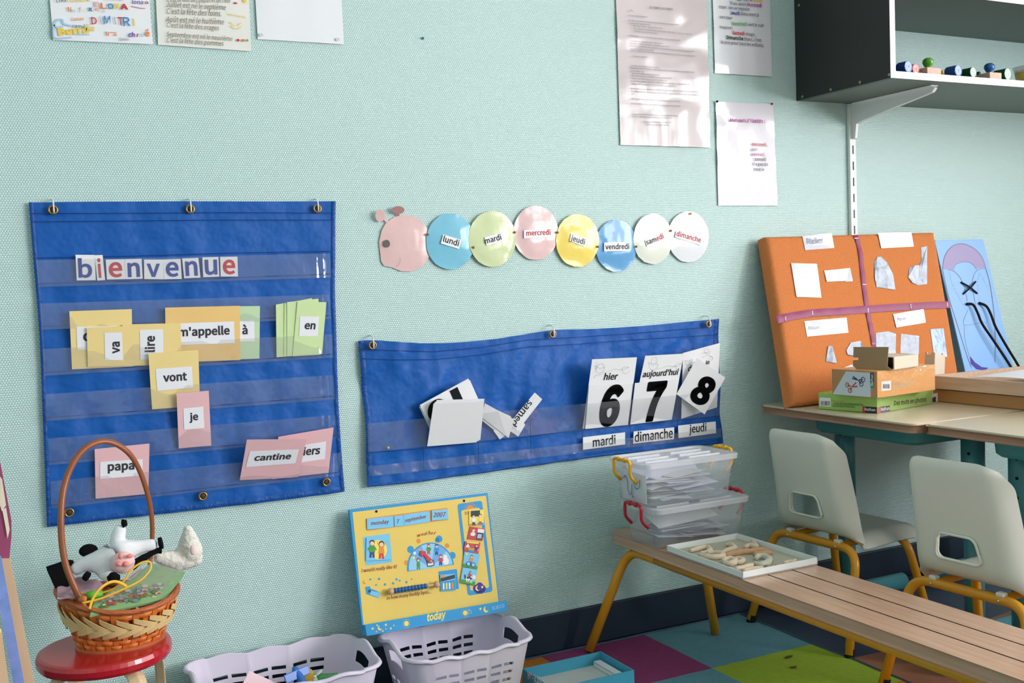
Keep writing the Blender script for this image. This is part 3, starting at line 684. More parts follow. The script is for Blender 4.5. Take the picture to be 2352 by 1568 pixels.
wcard('yellow word card reading lire turned on its side', z2, [(728, 920), (1130, 910), (1140, 1195), (735, 1208)], (.0192, .0276), ycard, [(847, 957), (1008, 952), (1012, 1160), (850, 1162)], ('lire', (949, 1110), (949, 997)))
wcard('yellow word card reading va turned on its side', z2, [(480, 942), (730, 932), (737, 1206), (488, 1214)], (.0202, .0288), ycard, [(603, 977), (725, 975), (731, 1165), (606, 1166)], ('va', (706, 1120), (706, 1037)))
wcard('lime green card at the back of the fanned green cards', z2, [(1790, 782), (2000, 745), (2060, 1125), (1795, 1147)], (.0166, .0258), gcard2)
wcard('lime green card second from the back of the fanned green cards', z2, [(1850, 775), (2040, 737), (2082, 1125), (1845, 1140)], (.0176, .0278), gcard2)
wcard('lime green card behind the en card in the fan of green cards', z2, [(1868, 765), (2085, 741), (2090, 1130), (1868, 1140)], (.0186, .0300), gcard2)
wcard('lime green card reading en at the front of the green fan', z2, [(1940, 762), (2140, 765), (2110, 1125), (1905, 1140)], (.0198, .0325), gcard2, [(1957, 862), (2090, 865), (2080, 1000), (1950, 1000)], ('en', (1988, 949), (2063, 951)), shear=.1)
wcard('yellow word card reading vont', z3, [(907, 35), (1253, 10), (1265, 395), (933, 422)], (.0185, .030), ycard, [(957, 142), (1208, 123), (1217, 270), (968, 293)], ('vont', (1010, 229), (1175, 217)))
wcard('narrow pink word card reading je', z3, [(1102, 312), (1325, 292), (1343, 672), (1118, 692)], (.0185, .034), pcard, [(1148, 415), (1287, 402), (1295, 550), (1155, 562)], ('je', (1190, 498), (1252, 492)))
wcard('pink word card reading papa, seen through the basket handle', z3, [(535, 697), (915, 658), (907, 1007), (542, 1040)], (.0185, .026), pcard, [(573, 785), (867, 765), (868, 878), (573, 903)], ('papa', (626, 846), (810, 834)))
wcard('pink word card ending in iers, behind the cantine card', z3, [(1808, 612), (2190, 547), (2155, 860), (1768, 905)], (.0178, .040), pcard, [(1890, 682), (2138, 642), (2130, 765), (1885, 800)], ('iers', (1978, 738), (2097, 727)), shear=.1)
wcard('pink word card reading cantine', z3, [(1590, 632), (2003, 628), (1945, 893), (1540, 912)], (.0195, .062), pcard, [(1610, 710), (1950, 697), (1925, 795), (1582, 820)], ('cantine', (1640, 775), (1893, 762)), shear=.12, sy=.82)

# wide chart
def wrB(x, z, u, v):
    e = 1-max(0, (v-.86)/.14)
    w = .009*noise.noise(V((x*7-z*6, z*6+x*3, 2)))+.006*noise.noise(V((x*16-z*13, z*11, 7)))*e
    drape = .007*math.sin((x-.9)*5.3*PI)*(v*.8) + .008*math.exp(-((u-.12-(1-v)*.22)/.05)**2)*(v < .95)*math.sin(PI*min(1, v*1.05))
    return .006+w+drape*.6+.0012*math.sin(x*95+4*noise.noise(V((x*6, z*5, 9))))
chB = Chart([(822, 783), (856, 781), (985, 788), (1110, 781), (1200, 768), (1270, 758), (1420, 752), (1649, 732)], [(841, 1117), (960, 1105), (1100, 1086), (1337, 1052), (1500, 1034), (1659, 1017)],
            [(822, 783), (830, 880), (838, 975), (838, 1050), (841, 1117)], [(1649, 732), (1650, 830), (1648, 920), (1659, 1017)], wrB)
B = chart('pocket_chart', 'wide blue cloth pocket chart with yesterday, today and tomorrow date cards', chB, 150, 70)
zB = zc(800, 700, 2.6133)
stitch(B, [zB(*p) for p in ((75, 265), (300, 275), (520, 280), (800, 255), (1080, 210), (1380, 193), (1700, 172), (2200, 130))], .0215)
stitch(B, [zB(*p) for p in ((80, 322), (300, 330), (520, 327), (800, 300), (1080, 252), (1380, 235), (1700, 210), (2195, 180))], .0215)
for i, (x, y, pos) in enumerate(((856, 793, 'left'), (1270, 767, 'middle'), (1628, 744, 'right'))): eyelet(B, x, y, .0235, True, 'white wall hook through the upper %s eyelet of the wide pocket chart' % pos)
def gb(u): return .034*max(0, min(1, (u-.52)/.09))+.020*max(0, 1-((u-.27)/.16)**2)
pocket(B, ((844, 972.5), (1648, 899), (1653, 954), (846, 1039)), .024, 120, 5, bulge=gb)
ripB = lambda u, v: .002*math.sin(u*120)*(1 if u < .42 else .3)
pocket(B, ((846, 1071), (1656, 983), (1657, 1004), (848, 1094)), .0255, 140, 4, rip=ripB)
for a, b in (((968, 964), (974, 1082)), ((1097, 950), (1099, 1066)), ((1217, 938), (1220, 1050)), ((1338, 925), (1337, 1040)), ((1447, 918), (1448, 1028)), ((1556, 906), (1557, 1012))):
    stitch(B, [a, b], .0225)
stitch(B, [zB(*p) for p in ((120, 885), (440, 862), (775, 825), (1095, 788), (1405, 745), (1690, 715), (1970, 690), (2225, 668))], .0225)
z8 = zc(1320, 760, 5.226); z7 = zc(820, 760, 4.237)
GD = 'date cards in the wide pocket chart'
def dcard(label, q, ofs, z=z8, bend=0, word=None, mat=plain_white, **k):
    o, pl = card('date_card', label, zq(z, *q), *ofs, mat, group=GD, bend=bend)
    if word:
        mb = MB()
        for w in word:
            s, mt, a, b, *kk = w; kw = dict(res=5); kw.update(kk[0] if kk else {})
            T(mb, s, mt, pl, pl.px(*z(*a)), pl.px(*z(*b)), .0009+bend*0, **kw)
        mk('lettering', mb, o)
    return o, pl
def boxh(pl, z, a, b): return abs(pl.px(*z(*a))[1]-pl.px(*z(*b))[1])
def doodle(o, pl, z, L, h=.001):
    mb = MB(pale_ink)
    for pts in L: mb.line(pl, [(q.x, q.y) for q in crv([V((*pl.px(*z(*p)), 0)) for p in pts], 4)], .0006, h)
    mk('line_drawing', mb, o)
nest = lambda x, y: [[(x, y), (x+15, y+70), (x+55, y+90), (x+100, y+60), (x+110, y+15), (x+60, y+30), (x, y)], [(x+85, y+85), (x+180, y+60), (x+245, y+40), (x+300, y+50), (x+360, y+10), (x+410, y+25)], [(x+320, y+40), (x+345, y+90), (x+395, y+85), (x+400, y+55)], [(x+300, y+50), (x+350, y+45), (x+400, y+15)], [(x-10, y+150), (x+5, y+120), (x+90, y+100)]]
o, pl = dcard('white card reading hier with a nest drawing, behind the number 6', [(210, 340), (748, 315), (640, 1120), (95, 1175)], (.0215, .078), word=[('hier', ink, (345, 585), (512, 578), dict(shear=.1, bold=.012))])
doodle(o, pl, z8, nest(245, 415)+[[(255, 460), (300, 395), (345, 400), (350, 450)], [(250, 480), (275, 360)]])
o, pl = dcard('white number card with a bold black 6', [(172, 652), (697, 627), (640, 1126), (128, 1175)], (.0255, .0630))
mb = MB(); a, b = pl.px(*z8(278, 1140)), pl.px(*z8(505, 1126)); T(mb, '6', black_m, pl, a, b, .0009, box=boxh(pl, z8, (400, 1135), (450, 660)), bold=.045, heavy=True, shear=.05, res=6); mk('numeral', mb, o)
o, pl = dcard('white card reading aujourd\'hui with a chick in a nest, behind the number 7', [(848, 298), (1310, 272), (1165, 1060), (668, 1120)], (.0215, .078), word=[("aujourd'hui", ink, (812, 552), (1240, 520), dict(shear=.12, bold=.012))])
doodle(o, pl, z8, nest(885, 375)+[[(920, 400), (925, 330), (960, 308), (990, 330), (975, 380), (930, 385)], [(940, 345), (950, 350)], [(965, 345), (975, 348)]])
o, pl = dcard('white number card with a bold black 7', [(725, 625), (1255, 578), (1165, 1064), (668, 1121)], (.0255, .0630))
mb = MB(); T(mb, '7', black_m, pl, pl.px(*z8(815, 1082)), pl.px(*z8(1030, 1060)), .0009, box=boxh(pl, z8, (860, 1075), (960, 615)), bold=.045, heavy=True, shear=.05, res=6); mk('numeral', mb, o)
o, pl = dcard('white tilted card reading demain, behind the number 8', [(1300, 265), (1745, 143), (1708, 915), (1280, 1053)], (.0215, .072), word=[('de', ink, (1360, 482), (1440, 460), dict(shear=.1, bold=.012)), ('in', ink, (1572, 405), (1616, 392), dict(shear=.1, bold=.012))])
doodle(o, pl, z8, [[(1325, 350), (1335, 400), (1380, 405), (1415, 340), (1360, 360), (1325, 350)], [(1410, 380), (1485, 345)], [(1548, 235), (1575, 205), (1605, 225), (1590, 260), (1560, 250), (1548, 235)], [(1520, 270), (1560, 260), (1610, 270), (1630, 230)], [(1520, 320), (1560, 300), (1610, 290), (1660, 320)], [(1600, 330), (1640, 300), (1655, 340), (1610, 345)]])
o, pl = dcard('white number card with a bold black 8, turned on its corner', [(1470, 322), (1808, 560), (1560, 1000), (1222, 757)], (.050, .084))
mb = MB(); a = V(pl.px(*z8(1395, 868))); b = V(pl.px(*z8(1575, 992)))
d = V(pl.px(*z8(1540, 880)))-V(pl.px(*z8(1345, 765)))
T(mb, '8', black_m, pl, pl.px(*z8(1362, 812)), pl.px(*z8(1545, 910)), .0009, box=.082, bold=.045, heavy=True, res=6); mk('numeral', mb, o)
o, pl = dcard('white day strip reading mardi in the lower pocket', [(100, 1275), (605, 1215), (605, 1360), (100, 1425)], (.0225, .0245), word=[('mardi', ink, (218, 1388), (490, 1350), dict(bold=.006, sy=1.15))])
o, pl = dcard('white day strip reading dimanche in the lower pocket', [(708, 1205), (1195, 1155), (1192, 1297), (703, 1352)], (.0225, .0245), word=[('dimanche', ink, (720, 1330), (1176, 1275), dict(bold=.006, sy=1.25))])
o, pl = dcard('white day strip reading jeudi in the lower pocket', [(1242, 1135), (1693, 1085), (1698, 1225), (1247, 1285)], (.0225, .0245), word=[('jeudi', ink, (1372, 1222), (1578, 1198), dict(bold=.006, sy=1.15))])
# loose stack on the left
dcard('white card at the back of the tilted pair behind the blank stack', [(606, 738), (1098, 476), (1262, 845), (778, 1100)], (.0205, .042), z=z7)
o, pl = dcard('tilted white card with black numerals, behind the blank stack', [(612, 720), (1083, 463), (1253, 833), (782, 1090)], (.0225, .046), z=z7)
mb = MB(); mb.use(black_m); c = pl.px(*z7(790, 775)); mb.disc(pl, c, .030, .032, .0009, 28); mb.use(plain_white); mb.disc(pl, (c[0]+.002, c[1]-.022), .010, .016, .0012, 18)
mb.use(black_m); mb.art(pl, [pl.px(*z7(*p)) for p in ((900, 583), (975, 543), (1060, 730), (985, 775))], .0009)
mk('numeral', mb, o)
dcard('blank white card at the back of the squared stack', [(775, 672), (1240, 660), (1200, 1060), (705, 1090)], (.0235, .066), z=z7)
dcard('blank white card in the middle of the squared stack', [(758, 690), (1228, 672), (1185, 1070), (690, 1105)], (.0245, .067), z=z7)
dcard('blank white card at the front of the squared stack', [(745, 706), (1212, 688), (1165, 1083), (683, 1122)], (.0255, .068), z=z7)
dcard('blank white strip leaning left under the samedi strip', [(1300, 738), (1500, 832), (1425, 1035), (1215, 870)], (.0215, .030), z=z7)
dcard('short white strip end poking out below the blank strips', [(1328, 968), (1400, 925), (1450, 1010), (1390, 1055)], (.0210, .023), z=z7)
dcard('white strip crossing under the samedi strip', [(1560, 800), (1637, 913), (1570, 1026), (1470, 960)], (.0215, .028), z=z7)
o, pl = dcard('white day strip reading samedi, standing up diagonally', [(1730, 598), (1803, 664), (1560, 975), (1478, 905)], (.0235, .040), z=z7, word=[('samed', ink, (1672, 668), (1497, 893), dict(sy=1.0))])
dcard('blank white strip lying across the foot of the samedi strip', [(1245, 703), (1530, 860), (1475, 1040), (1210, 838)], (.0245, .034), z=z7)
pin(891, 1028, 'yellow', .024, 'tiny yellow pin in the lower left of the wide pocket chart')

# ---------------------------------------------------------------- yellow activity board
yel = M('board_yellow', (230, 200, 98), 0.5, 0.35, var=0.02); bblue = M('board_blue', (40, 150, 208), 0.5, 0.35, var=0.03)
lblue = M('tile_blue', (120, 196, 232), 0.5, 0.35, var=0.03); pblue = M('print_pale_blue', (150, 206, 236), 0.5, 0.3); mblue = M('print_mid_blue', (110, 175, 226), 0.5, 0.3)
maroon = M('print_maroon', (150, 58, 62), 0.6, 0.2); porange = M('print_orange', (232, 150, 70), 0.6, 0.2); pred = M('print_red', (206, 46, 62), 0.45, 0.4)
pgreen = M('print_green', (84, 160, 70), 0.6, 0.2); pskin = M('print_skin', (240, 206, 180), 0.6, 0.2); phair = M('print_brown', (96, 56, 40), 0.6, 0.2); pwhite = M('print_white', (240, 240, 236), 0.6, 0.2)
pdark = M('print_slate', (70, 78, 84), 0.6, 0.2); ppur = M('print_violet', (76, 70, 160), 0.6, 0.2); pyel = M('print_sun_yellow', (246, 224, 110), 0.6, 0.2); pwood = M('print_wood', (190, 150, 110), .6, .2)
zY = zc(780, 1110, 4.238)
P0 = aw(*zY(95, 255), .032); P1 = aw(*zY(1440, 90), .032); P2 = aw(*zY(240, 1430), .112)
byl = PL(P0, P1, P0*2-P2)
Y = lambda x, y: byl.px(*zY(x, y))
brd = thing('activity_board', aw(*zY(900, 1400), .112), 'yellow and blue date and weather board leaning on the wall above a laundry basket', 'activity board')
mb = MB(bblue); outl = [Y(*p) for p in ((95, 255), (1440, 90), (1562, 1180), (224, 1420))]
mb.prism([byl.pt(a, b, 0) for a, b in outl], -byl.n*.012); mk('panel', mb, brd)
mb = MB(yel); mb.art(byl, [Y(*p) for p in ((125, 280), (1425, 118), (1548, 1160), (235, 1400))], .0004)
def rrect(q, r, n=4):
    P = [V((a, b, 0)) for a, b in q]; return [(p.x, p.y) for p in fillet([(P[0]+P[1])/2]+P[1:]+[P[0]]+[(P[0]+P[1])/2], r, n)[:-1]]
mb.use(porange); mb.art(byl, [Y(*p) for p in ((255, 340), (1048, 236), (1052, 352), (268, 460))], .0008)
mb.use(lblue); mb.art(byl, [Y(*p) for p in ((225, 520), (485, 487), (512, 765), (253, 800))], .0008)
mb.use(bblue); mb.art(byl, rrect([Y(*p) for p in ((1145, 200), (1385, 166), (1490, 1052), (1247, 1093))], .008), .0008)
mb.use(yel); mb.art(byl, rrect([Y(*p) for p in ((1180, 262), (1362, 235), (1456, 1012), (1271, 1046))], .006), .0010)
mb.use(porange); mb.disc(byl, Y(1272, 250), .011, .011, .0009, 14, 0, PI)
for k in range(7):
    a = PI*(k+.5)/7; c = Y(1272, 250); mb.line(byl, [(c[0]+.014*math.cos(a), c[1]+.014*math.sin(a)), (c[0]+.018*math.cos(a), c[1]+.018*math.sin(a))], .0018, .0012)
mb.use(ppur)
for dx, dy, r in ((-22, 5, .009), (12, -10, .011), (40, 8, .009), (-5, 22, .009), (25, 22, .009)): mb.disc(byl, Y(1350+dx, 1015+dy), r, r, .0012+.0001*r*100, 14)
mb.use(pyel); mb.disc(byl, Y(1342, 1020), .0065, .0065, .0016, 14); mb.use(ppur); mb.disc(byl, Y(1354, 1016), .0055, .0055, .0018, 14); mb.use(pyel); mb.disc(byl, Y(1386, 1008), .0035, .0035, .0018, 5)
# weather dial
c = Y(888, 823); ra = (V(Y(1113, 790))-V(Y(658, 858))).length/2; ang = math.atan2(Y(1113, 790)[1]-Y(658, 858)[1], Y(1113, 790)[0]-Y(658, 858)[0]); rb_ = ra*1.0
mb.use(bblue)
for x, y, r in ((690, 642, .009), (968, 540, .009), (1097, 700, .009), (948, 552, .006)): mb.disc(byl, Y(x, y), r, r, .0007, 14)
mb.use(porange)
for x, y in ((648, 770), (768, 560), (1046, 606)): mb.disc(byl, Y(x, y), .006, .006, .0007, 12)
mb.use(bblue); mb.disc(byl, c, ra, rb_, .0009, 40, ang, ang+PI)
for k in range(5):
    mb.use(pblue if k % 2 == 0 else mblue); a0 = ang+PI*k/5; n = 10
    mb.art(byl, [c]+[(c[0]+ra*.93*math.cos(a0+PI/5*i/n), c[1]+ra*.93*math.sin(a0+PI/5*i/n)+.0015) for i in range(n+1)], .0013)
def kid(mb, pl, f, x, y, s, top, leg, hair, h, cap=None, arms=0):
    """little printed child: head at (x, y), s pixels tall"""
    P = lambda a, b: f(x+a*s, y+b*s)
    mb.use(leg); mb.art(pl, [P(-.13, .55), P(.13, .55), P(.17, .95), P(.03, .95), P(0, .65), P(-.05, .95), P(-.18, .95)], h)
    mb.use(top); mb.art(pl, [P(-.12, .12), P(.12, .12), P(.2, .6), P(-.2, .6)], h+.0002)
    w = -.15 if arms else .42
    mb.art(pl, [P(-.12, .14), P(-.30, w), P(-.24, w+.06), P(-.1, .26)], h+.0003); mb.art(pl, [P(.12, .14), P(.1, .26), P(.24, w+.06), P(.30, w)], h+.0003)
    r = (V(f(x+.15*s, y))-V(f(x, y))).length
    mb.use(hair); mb.disc(pl, P(0, -.03), r*1.12, r*1.1, h+.0003, 14); mb.use(pskin); mb.disc(pl, P(0, .03), r*.9, r*.85, h+.0004, 14)
    if cap: mb.use(cap); mb.disc(pl, P(0, -.05), r*1.05, r*.7, h+.0005, 12, 0, PI)
kid(mb, byl, Y, 765, 745, 95, pgreen, pgreen, phair, .0016, pred, 1); kid(mb, byl, Y, 775, 640, 60, mblue, bblue, phair, .0016, porange); kid(mb, byl, Y, 865, 605, 88, pgreen, pred, phair, .0016, pred); kid(mb, byl, Y, 942, 610, 90, bblue, ppur, ppur, .0016, ppur); kid(mb, byl, Y, 982, 710, 92, pred, ppur, phair, .0016, pred)
mb.use(pwhite); mb.disc(byl, Y(1032, 755), .0085, .009, .0016, 16); mb.disc(byl, Y(1027, 715), .0055, .0055, .0017, 14); mb.disc(byl, Y(728, 678), .004, .004, .0016, 10)
mb.use(pdark); mb.art(byl, [Y(*p) for p in ((843, 755), (915, 742), (920, 800), (850, 812))], .0016); mb.use(pwhite); mb.art(byl, [Y(*p) for p in ((853, 765), (907, 755), (911, 792), (858, 802))], .0018)
mb.use(pyel); mb.disc(byl, Y(718, 722), .0035, .0035, .0016, 10)
# little stars, moon, bed
mb.use(bblue)
for x, y, r in ((298, 933, 3), (383, 928, 4), (553, 932, 4), (585, 945, 3), (650, 960, 4), (700, 930, 2.5), (354, 987, 3), (441, 982, 4), (521, 971, 4)): mb.disc(byl, Y(x, y), r*.0008, r*.0008, .0008, 7)
mb.use(porange); mb.disc(byl, Y(245, 958), .005, .005, .0008, 14); mb.use(yel); mb.disc(byl, Y(254, 954), .0045, .0045, .001, 14)
mb.use(bblue); mb.art(byl, [Y(*p) for p in ((248, 1005), (295, 1000), (300, 1020), (395, 1060), (378, 1115), (258, 1075))], .0008); mb.use(lblue); mb.art(byl, [Y(*p) for p in ((285, 1040), (395, 1062), (378, 1112), (300, 1082))], .0010)
mb.use(pdark); mb.disc(byl, Y(290, 1048), .004, .004, .0012, 6)
mb.use(bblue); mb.art(byl, [Y(*p) for p in ((960, 857), (1140, 832), (1161, 1025), (983, 1050))], .0008)
for (s, a, b, k) in (('I would really like it!', (213, 866), (562, 822), dict(sy=1.15)), ('in how many beddy byes...', (458, 1132), (890, 1066), dict(sy=1.1)), ('to', (1218, 307), (1256, 300), {})):
    T(mb, s, maroon, byl, Y(*a), Y(*b), .0011, shear=.35, **k)
for ch_, x0, y0, x1, y1 in (('w', 757, 522, 795, 512), ('e', 797, 510, 818, 506), ('a', 820, 505, 843, 502), ('t', 846, 501, 858, 500), ('h', 862, 499, 884, 498), ('e', 888, 497, 909, 496), ('r', 914, 496, 944, 496)):
    T(mb, ch_, maroon, byl, Y(x0, y0), Y(x1, y1), .0011, shear=.35, box={'t': .0085, 'h': .0105}.get(ch_, .006))
mb.use(black_m)
for x, y in ((357, 272), (1210, 169)): mb.disc(byl, Y(x, y), .0032, .0032, .0012, 12)
art = mk('printed_face', mb, brd)
# ledge
q = [byl.pt(*Y(*p), 0) for p in ((232, 1378), (1560, 1140), (1570, 1240), (248, 1482))]
LA, LB = byl.pt(*Y(215, 1378), 0), byl.pt(*Y(1590, 1148), 0); LD = byl.pt(*Y(222, 1472), 0)
lpl = PL(byl.pt(*Y(250, 1378), .022), byl.pt(*Y(1622, 1140), .022), byl.pt(*Y(250, 1378), .022)+byl.e2)
mb = MB(bblue); F = [lpl.pt(*lpl.px(*zY(*p))) for p in ((252, 1377), (1620, 1141), (1637, 1236), (270, 1479))]
mb.prism(F, -lpl.n*.034)
led = mk('ledge', mb, brd, bevel=.001)
K = lambda x, y: lpl.px(*zY(x, y))
mb = MB(); T(mb, 'today', pyel, lpl, K(855, 1338), K(1040, 1303), .0004, shear=.3, bold=.025, sy=1.25); T(mb, 'DJECO', pblue, lpl, K(1490, 1229), K(1606, 1204), .0004, bold=.01); mk('lettering', mb, led)
mb = MB(pyel)
for x, y in ((650, 1362), (1222, 1260)):
    mb.disc(lpl, K(x, y), .0062, .0062, .0005, 16); c = K(x, y)
    for k in range(14): a = 2*PI*k/14; mb.disc(lpl, (c[0]+.0095*math.cos(a), c[1]+.0095*math.sin(a)), .0009, .0009, .0005, 6)
def star(pl, c, r, h):
    return [(c[0]+(r if k % 2 == 0 else r*.45)*math.cos(PI/2+PI*k/5), c[1]+(r if k % 2 == 0 else r*.45)*math.sin(PI/2+PI*k/5)) for k in range(10)]
for x, y, r in ((320, 1412, 4), (365, 1380, 3), (450, 1375, 4), (498, 1410, 3.5), (420, 1435, 3), (450, 1416, 2), (527, 1382, 2.5), (358, 1441, 2.5), (1370, 1220, 4.5)): mb.art(lpl, star(lpl, K(x, y), r*.0010, 0), .0005)
for x, y, r in ((392, 1406, .0055), (1425, 1226, .0072)):
    mb.use(pyel); mb.disc(lpl, K(x, y), r, r, .0005, 18); mb.use(bblue); c = K(x, y); mb.disc(lpl, (c[0]+r*.5, c[1]+r*.3), r*.8, r*.8, .0007, 18)
mb.use(mblue)
for x, y, r in ((1262, 1240, .005), (1275, 1255, .004), (1250, 1258, .004)): mb.disc(lpl, K(x, y), r, r, .0004, 12)
mk('printed_motif', mb, led)
# arrow and bead rail
mb = MB(pred); d = [(862, 775), (897, 775), (905, 752), (835, 685), (832, 660), (783, 655), (778, 700), (800, 712), (815, 700)]
mb.prism([byl.pt(*Y(*p), .0045) for p in d], -byl.n*.002); ar = mk('weather_arrow', mb, brd)
mb = MB(steel); mb.lathe(byl.pt(*Y(880, 760), .0045), [(0.0042, 0), (.0042, .001), (.002, .003), (0, .0034)], 12, byl.n); mk('rivet', mb, ar, smooth=True)
wood_l = M('bead_wood', (206, 168, 124), .5, .35, var=.08); bead_b = M('bead_blue', (38, 92, 150), .3, .5)
a = byl.pt(*Y(480, 1052), .014); b = byl.pt(*Y(925, 985), .014); rail = thing('bead_rail', (0, 0, 0), None, None); rail.parent = brd; rail.location = (a+b)/2-ORG[brd.name]; ORG[rail.name] = (a+b)/2
for nm, p in (('end_knob', a), ('end_knob', b)):
    mb = MB(wood_l); mb.ball(p, .0085); mb.tube([p, p-byl.n*.014], .005, 10); mk(nm, mb, rail, smooth=True)
mb = MB(wood_l); mb.tube([a, b], .0028, 8); mk('rod', mb, rail, smooth=True)
for i in range(10):
    p = a+(b-a)*(.10+.072*i); mb = MB(bead_b); mb.ball(p, .0062, .0068, .0068, 12, 8); mk('bead', mb, rail, smooth=True)
# magnetic tiles
GT = 'magnetic tiles on the yellow board'
def tile(label, q, mat, h=.0036):
    mb = MB(mat); mb.prism([byl.pt(*Y(*p), h) for p in q], -byl.n*.0024); return mk('magnet_tile', mb, label=label, cat='magnet', group=GT)
for s, q, a, b in (('monday', [(262, 345), (520, 318), (523, 425), (265, 450)], (300, 408), (480, 388)), ('7', [(527, 318), (615, 308), (622, 412), (532, 421)], (555, 388), (580, 384)), ('september', [(617, 305), (869, 270), (875, 375), (624, 412)], (632, 378), (845, 336)), ('2007', [(893, 265), (1050, 250), (1055, 350), (893, 362)], (907, 328), (1033, 322))):
    o = tile('pale blue magnet strip reading %s on the yellow board' % s, q, lblue); mb = MB(); T(mb, s, maroon, byl, Y(*a), Y(*b), .0041, shear=.3, bold=.004); mk('lettering', mb, o)
o = tile('square magnet showing two cheering children on the yellow board', [(258, 530), (482, 505), (497, 742), (252, 754)], lblue)
mb = MB(pyel); mb.disc(byl, Y(372, 645), .0225, .0235, .004, 24); kid(mb, byl, Y, 312, 580, 150, pgreen, ppur, phair, .0043); kid(mb, byl, Y, 402, 590, 152, porange, pred, phair, .0043, None, 1); mk('picture', mb, o)
scenes = [('classroom', [(1257, 265), (1395, 255), (1400, 405), (1257, 413)], pyel), ('cook in red', [(1265, 420), (1408, 440), (1385, 558), (1240, 540)], pred), ('birthday party', [(1218, 563), (1365, 575), (1345, 685), (1203, 655)], pred), ('bicycle', [(1210, 662), (1357, 690), (1332, 837), (1194, 808)], lblue), ('pony rider', [(1194, 815), (1333, 840), (1310, 992), (1167, 965)], lblue)]
for i, (nm, q, mat) in enumerate(scenes):
    o = tile('square magnet with a %s picture in the blue column of the board' % nm, q, mat, .0036+.0003*i)
    H_ = .0040+.0003*i; mb = MB()
    f = lambda u, v: Y(*[(q[0][k]*(1-u)+q[1][k]*u)*(1-v)+(q[3][k]*(1-u)+q[2][k]*u)*v for k in (0, 1)])
    R_ = lambda m, u0, v0, u1, v1, h=0: (mb.use(m), mb.art(byl, [f(u0, v0), f(u1, v0), f(u1, v1), f(u0, v1)], H_+h))
    if i == 0:
        R_(pdark, .1, .03, .75, .42); kid(mb, byl, f, .3, .4, .62, pwhite, pdark, phair, H_+.0002); kid(mb, byl, f, .75, .38, .62, pyel, pred, maroon, H_+.0002); R_(bblue, .55, .85, .98, .98); R_(pwood, .02, .88, .5, .99)
    elif i == 1:
        R_(pwhite, .55, .08, .98, .38); R_(pdark, .55, .4, .95, .95); R_(pblue, .6, .5, .88, .85, .0002); kid(mb, byl, f, .28, .32, .66, pwhite, pred, phair, H_+.0002, pwhite)
    elif i == 2:
        R_(porange, .02, .55, .98, .8); R_(pyel, .1, .02, .9, .16); kid(mb, byl, f, .2, .3, .5, pwhite, pred, phair, H_+.0003); kid(mb, byl, f, .78, .35, .5, ppur, ppur, maroon, H_+.0003); R_(pgreen, .4, .45, .55, .6, .0004); R_(bblue, .3, .82, .7, .98)
    elif i == 3:
        R_(pgreen, 0, .8, 1, 1); kid(mb, byl, f, .5, .25, .5, porange, bblue, phair, H_+.0002)
        for cx in (.35, .68): mb.use(ppur); mb.disc(byl, f(cx, .76), .0062, .0062, H_+.0006, 16); mb.use(pblue); mb.disc(byl, f(cx, .76), .0045, .0045, H_+.0007, 16)
        mb.use(pyel); mb.disc(byl, f(.15, .15), .003, .003, H_+.0003, 10)
    else:
        R_(pgreen, 0, .78, 1, 1); kid(mb, byl, f, .55, .26, .42, pred, pdark, phair, H_+.0008, pdark)
        mb.use(pwhite); mb.disc(byl, f(.52, .62), .010, .0055, H_+.0004, 16); mb.disc(byl, f(.85, .5), .0045, .006, H_+.0004, 12)
        for u in (.36, .48, .62, .72): R_(pwhite, u, .65, u+.05, .9, .0003)
        mb.use(pdark); mb.disc(byl, f(.45, .6), .004, .003, H_+.0006, 10); mb.disc(byl, f(.65, .63), .003, .003, H_+.0006, 10); mb.disc(byl, f(.25, .58), .002, .006, H_+.0006, 10)
    mk('picture', mb, o)
o = tile('square magnet with a train station picture, lower right of the board', [(975, 890), (1118, 878), (1125, 1040), (980, 1050)], lblue)
mb = MB(pdark); f = lambda u, v: Y(*[((975, 890)[k]*(1-u)+(1118, 878)[k]*u)*(1-v)+((980, 1050)[k]*(1-u)+(1125, 1040)[k]*u)*v for k in (0, 1)])
mb.art(byl, [f(.02, .2), f(.98, .05), f(.98, .28), f(.02, .42)], .004); mb.use(bblue); mb.art(byl, [f(.02, .45), f(.98, .36), f(.98, .97), f(.02, .97)], .004); mb.use(porange); mb.art(byl, [f(.08, .03), f(.28, .02), f(.28, .18), f(.08, .2)], .0041)
for u, m_ in ((.15, pwhite), (.35, pyel), (.55, pwhite), (.75, porange)): mb.use(m_); mb.art(byl, [f(u, .52), f(u+.1, .51), f(u+.1, .9), f(u, .9)], .0042)
mk('picture', mb, o)

